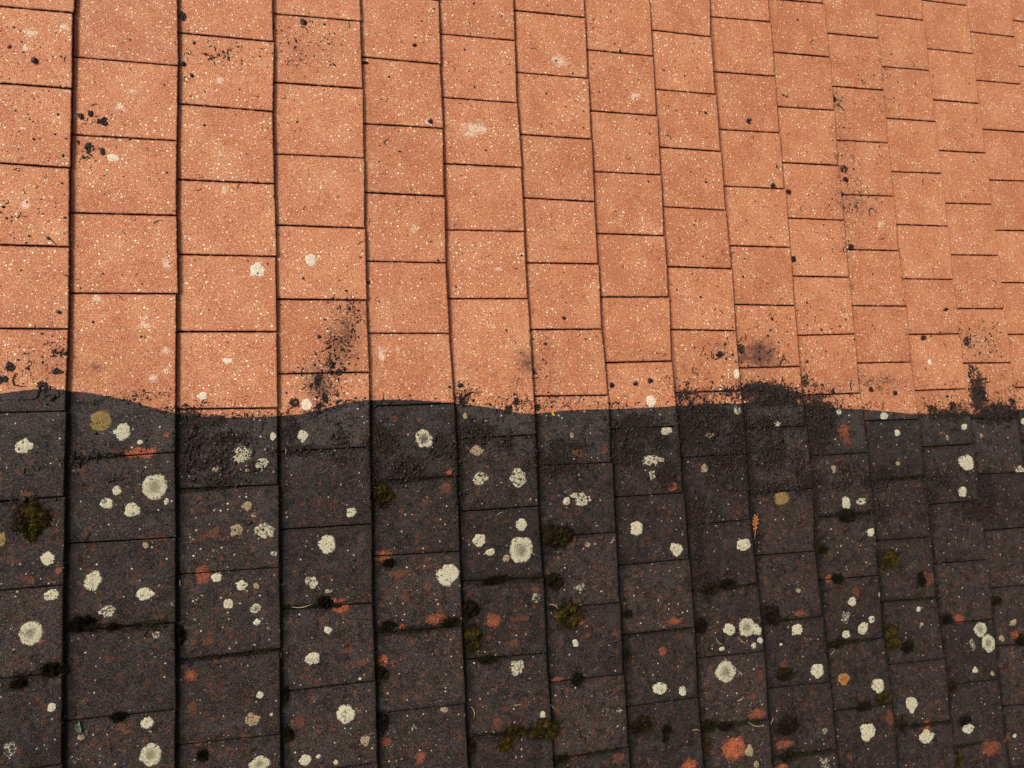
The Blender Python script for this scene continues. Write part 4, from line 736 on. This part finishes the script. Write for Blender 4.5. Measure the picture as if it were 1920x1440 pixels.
for i in range(len(su)):
    p, f = blob(0, 0, 0, sr[i], sr[i] * rs.uniform(.4, 1.6), sr[i] * .5, i, 1)
    if rs.rand() < .22:                                   # curled shred
        L = sr[i] * rs.uniform(2.2, 4.5); bend = rs.uniform(-1.2, 1.2)
        t = np.linspace(-1, 1, 5); px = t * L; py = bend * L * (t * t - .5); wd = sr[i] * .38 * (1.15 - t * t)
        nx_ = -2 * bend * t; nn = np.sqrt(1 + nx_ ** 2)
        a = np.stack([px - wd * (-nx_) / nn * -1, py + wd / nn, 0 * t], -1); b = np.stack([px + wd * (-nx_) / nn * -1, py - wd / nn, 0 * t], -1)
        top = np.stack([px, py, sr[i] * .75 + 0 * t], -1)
        p = np.concatenate([a, top, b]); f = []
        for k in range(4):
            f += [(k, k + 1, 6 + k), (k, 6 + k, 5 + k), (5 + k, 6 + k, 11 + k), (5 + k, 11 + k, 10 + k)]
        f = np.array(f)[:, ::-1]
    an = rs.uniform(0, 6.28); ca, sa = math.cos(an), math.sin(an)
    q = np.stack([p[:, 0] * ca - p[:, 1] * sa + su[i], p[:, 0] * sa + p[:, 1] * ca - sv[i], p[:, 2] + sh[i] - .0002], -1)
    Ps.append(q); Fs.append(f + off); off += len(q)
o = mesh_obj('moss_crumbs', np.concatenate(Ps), np.concatenate(Fs), CRUMBM, (0, 0, 0), smooth=False)
tag(o, 'fine black crumbs and shreds of dead moss scattered over the roof tiles', 'moss crumbs', kind='stuff')

# moss and dirt growing in the joints, uncountable
Ps, Fs = [], []; off = 0
for k, (u0, v0, u1, v1, hw) in enumerate(STRIP):
    u0, v0, u1, v1, hw = u0 / 1e4, v0 / 1e4, u1 / 1e4, v1 / 1e4, hw / 1e4
    L = math.hypot(u1 - u0, v1 - v0)
    vert = abs(v1 - v0) > abs(u1 - u0)
    n = int(L * (620 if vert else 800) * (hw / .008 + .35))
    t = rs.uniform(0, 1, n)
    keep = fbm(t * L * 18, t * 0 + k, 31 + k, 2) > (.10 if vert else -.25)
    t = t[keep]; n = len(t)
    s = rs.normal(0, .45, n) * hw * (1 + .8 * vnoise(t * L * 25, t * 0 + 5, k))
    if vert: U = u0 + (u1 - u0) * t; V = v0 + (v1 - v0) * t; cc = np.round(U / GAUGE) * GAUGE; U = cc + np.abs(s) * 1.5 + .001 + .012 * np.clip((cc - .9) / 2.4, 0, 1)
    else: U = u0 + (u1 - u0) * t; V = v0 + (v1 - v0) * t + s
    H = height_at(U, V); H = np.where(H < -.5, .002, H)
    for i in range(n):
        r = rs.uniform(.0009, .0026)
        p, f = blob(U[i], V[i], H[i] - r * .5, r, r * rs.uniform(.7, 1.3), r * .8, k * 50 + i, 1)
        Ps.append(p); Fs.append(f + off); off += len(p)
        m_ = 5                                              # tufts
        a = rs.uniform(0, 6.28, m_); ln = rs.uniform(.001, .0028, m_)
        bx = U[i] + rs.normal(0, r * .6, m_); by = -V[i] + rs.normal(0, r * .6, m_); bz = np.full(m_, H[i])
        wx, wy = np.cos(a) * .0004, np.sin(a) * .0004
        B = np.stack([np.stack([bx - wx, by - wy, bz], -1), np.stack([bx + wx, by + wy, bz], -1),
                      np.stack([bx + rs.normal(0, .6, m_) * ln, by + rs.normal(0, .6, m_) * ln, bz + ln * .8 + r * .5], -1)], 1).reshape(-1, 3)
        Ps.append(B); Fs.append(off + np.arange(m_ * 3).reshape(-1, 3)); off += len(B)
JM = simple('joint_moss', (.006, .006, .004), (.022, .024, .008), 60, .95, 0, .1, (.030, .022, .010), .45, .62)
o = mesh_obj('joint_moss', np.concatenate(Ps), np.concatenate(Fs), JM, (0, 0, 0), smooth=False)
tag(o, 'dark green moss growing in the joints between the dirty tiles', 'moss', kind='stuff')
print('joint moss tris', sum(len(f) for f in Fs))

# ---------------------------------------------------------------- needles, sprig, leaf, yellow petal
def tube(pts, radii, ns=6):
    pts = np.array(pts, float); Ps = []; Fs = []
    for i, p in enumerate(pts):
        d = pts[min(i + 1, len(pts) - 1)] - pts[max(i - 1, 0)]; d /= np.linalg.norm(d) + 1e-12
        up = np.array([0, 0, 1.0]); s = np.cross(d, up); s /= np.linalg.norm(s) + 1e-12; w = np.cross(s, d)
        for k in range(ns):
            a = 2 * math.pi * k / ns; Ps.append(p + radii[i] * (s * math.cos(a) + w * math.sin(a)))
    for i in range(len(pts) - 1):
        for k in range(ns):
            k2 = (k + 1) % ns
            Fs.append((i * ns + k, i * ns + k2, (i + 1) * ns + k2, (i + 1) * ns + k))
    Fs.append(tuple(range(ns))[::-1]); Fs.append(tuple((len(pts) - 1) * ns + k for k in range(ns)))
    return Ps, Fs
def merge(parts):
    P, F = [], []
    for p, f in parts:
        o = len(P); P += list(p); F += [tuple(i + o for i in q) for q in f]
    return P, F

NW = {'t': 'dry tan needle', 'y': 'straw yellow needle', 'g': 'grey dry needle', 'w': 'bleached white needle'}
seenl = {}
for i, (u0, v0, u1, v1, kd) in enumerate(NEEDLE):
    u0, v0, u1, v1 = u0 / 1e4, v0 / 1e4, u1 / 1e4, v1 / 1e4
    b = random.uniform(-.18, .18)
    pts = []
    for k in range(9):
        t = k / 8; u = u0 + (u1 - u0) * t - (v1 - v0) * b * 4 * t * (1 - t); v = v0 + (v1 - v0) * t + (u1 - u0) * b * 4 * t * (1 - t)
        h = max(top_at(u, v)[1], top_at(u0 + (u1 - u0) * .5, v0 + (v1 - v0) * .5)[1] - .004)
        pts.append((u, -v, h + .0008 + .0012 * math.sin(math.pi * t)))
    P, F = tube(pts, [.0004 + .0005 * math.sin(math.pi * min(.95, .1 + k / 9)) for k in range(9)])
    um, vm = (u0 + u1) / 2, (v0 + v1) / 2
    T, h = top_at(um, vm)
    o = mesh_obj('dry_needle', P, F, TWIGM[kd], (um, -vm, h))
    lab = '%s lying on the %s' % (NW[kd], where(T) if T else 'roof')
    if lab in seenl: lab = 'second ' + lab
    seenl[lab] = 1
    tag(o, lab, 'needle', 'dry needles lying on the tiles')

# conifer sprig
u0, v0 = [x / 1e4 for x in MISC['sprig0']]; u1, v1 = [x / 1e4 for x in MISC['sprig1']]
SPM = simple('brown_orange_conifer', (.42, .13, .035), (.62, .24, .08), 300, .7)
T, h = top_at((u0 + u1) / 2, (v0 + v1) / 2)
hz = h + .002
L = math.hypot(u1 - u0, v1 - v0); du, dv = (u1 - u0) / L, (v1 - v0) / L
def frond(s, w, z=0): return (u0 + du * s - dv * w, -(v0 + dv * s + du * w), hz + z)
stem = tube([frond(L * t, .0015 * math.sin(t * 3), .0015 * math.sin(t * 2.2)) for t in np.linspace(0, 1, 10)], [.0009 - .0004 * t for t in np.linspace(0, 1, 10)])
so_ = mesh_obj('conifer_sprig', stem[0], stem[1], SPM, (u0, -v0, hz))
tag(so_, 'small orange brown conifer sprig lying upright on the dark tiles', 'sprig')
parts = []
for k in range(9):
    s = L * (.28 + .078 * k); sd = 1 if k % 2 else -1; ll = L * (.30 if 2 <= k <= 5 else .20) * random.uniform(.8, 1.15)
    n = 6; pts = [frond(s + ll * .62 * t, sd * ll * .62 * t, .0016 + .0012 * t) for t in np.linspace(0, 1, n)]
    parts.append(tube(pts, [.0012, .0015, .0013, .0015, .0010, .0003]))
    s2 = s + ll * .22
    parts.append(tube([frond(s2 + ll * .45 * t, sd * (ll * .2 + ll * .12 * t), .0022) for t in np.linspace(0, 1, 4)], [.0010, .0013, .0010, .0003]))
P, F = merge(parts)
mesh_obj('needle_spray', P, F, SPM, (u0 + du * L / 2, -(v0 + dv * L / 2), hz), parent=so_)

def leaf(name, u, v, ln, wd, ang, mat, curl, label, cat):
    T, h = top_at(u, v)
    n, mm_ = 12, 7; P = []
    for i in range(n + 1):
        t = i / n; w = wd * math.sin(math.pi * (t * .92 + .05)) ** .8
        for j in range(mm_):
            s = (j / (mm_ - 1) - .5) * 2
            x = (t - .5) * ln; y = s * w + .15 * ln * math.sin(t * 3.0)
            z = .0012 + curl * (s * s) + curl * .8 * math.sin(t * 5) ** 2
            P.append((u + x * math.cos(ang) - y * math.sin(ang), -(v + x * math.sin(ang) + y * math.cos(ang)), h + z))
    N = len(P); P += [(a, b, c - .0005) for a, b, c in P]
    F = []
    for i in range(n):
        for j in range(mm_ - 1):
            a = i * mm_ + j
            F.append((a, a + 1, a + mm_ + 1, a + mm_)); F.append((N + a, N + a + mm_, N + a + mm_ + 1, N + a + 1))
    rim = [j for j in range(mm_)] + [i * mm_ + mm_ - 1 for i in range(1, n + 1)] + [n * mm_ + j for j in range(mm_ - 2, -1, -1)] + [i * mm_ for i in range(n - 1, 0, -1)]
    for a, b in zip(rim, rim[1:] + rim[:1]): F.append((a, N + a, N + b, b))
    o = mesh_obj(name, P, F, mat, (u, -v, h))
    return tag(o, label, cat)
GLM = simple('grey_green_leaf', (.06, .075, .045), (.13, .16, .10), 200, .6)
YM = simple('yellow_petal', (.62, .42, .03), (.80, .62, .10), 300, .6)
u, v = [x / 1e4 for x in MISC['leaf']]
leaf('leaf', u, v, .026, .0058, 1.35, GLM, .0022, 'small curled grey green leaf in the gap at the lower left', 'leaf')
u, v = [x / 1e4 for x in MISC['petal']]
leaf('petal', u, v, .0165, .0026, 1.05, YM, .0015, 'small bright yellow petal lying on the line between orange and dark', 'petal')
leaf('petal', u + .016, v + .006, .0085, .0014, .6, YM, .001, 'tiny yellow petal scrap just right of the bright yellow petal', 'petal')
bpy.context.view_layer.update()
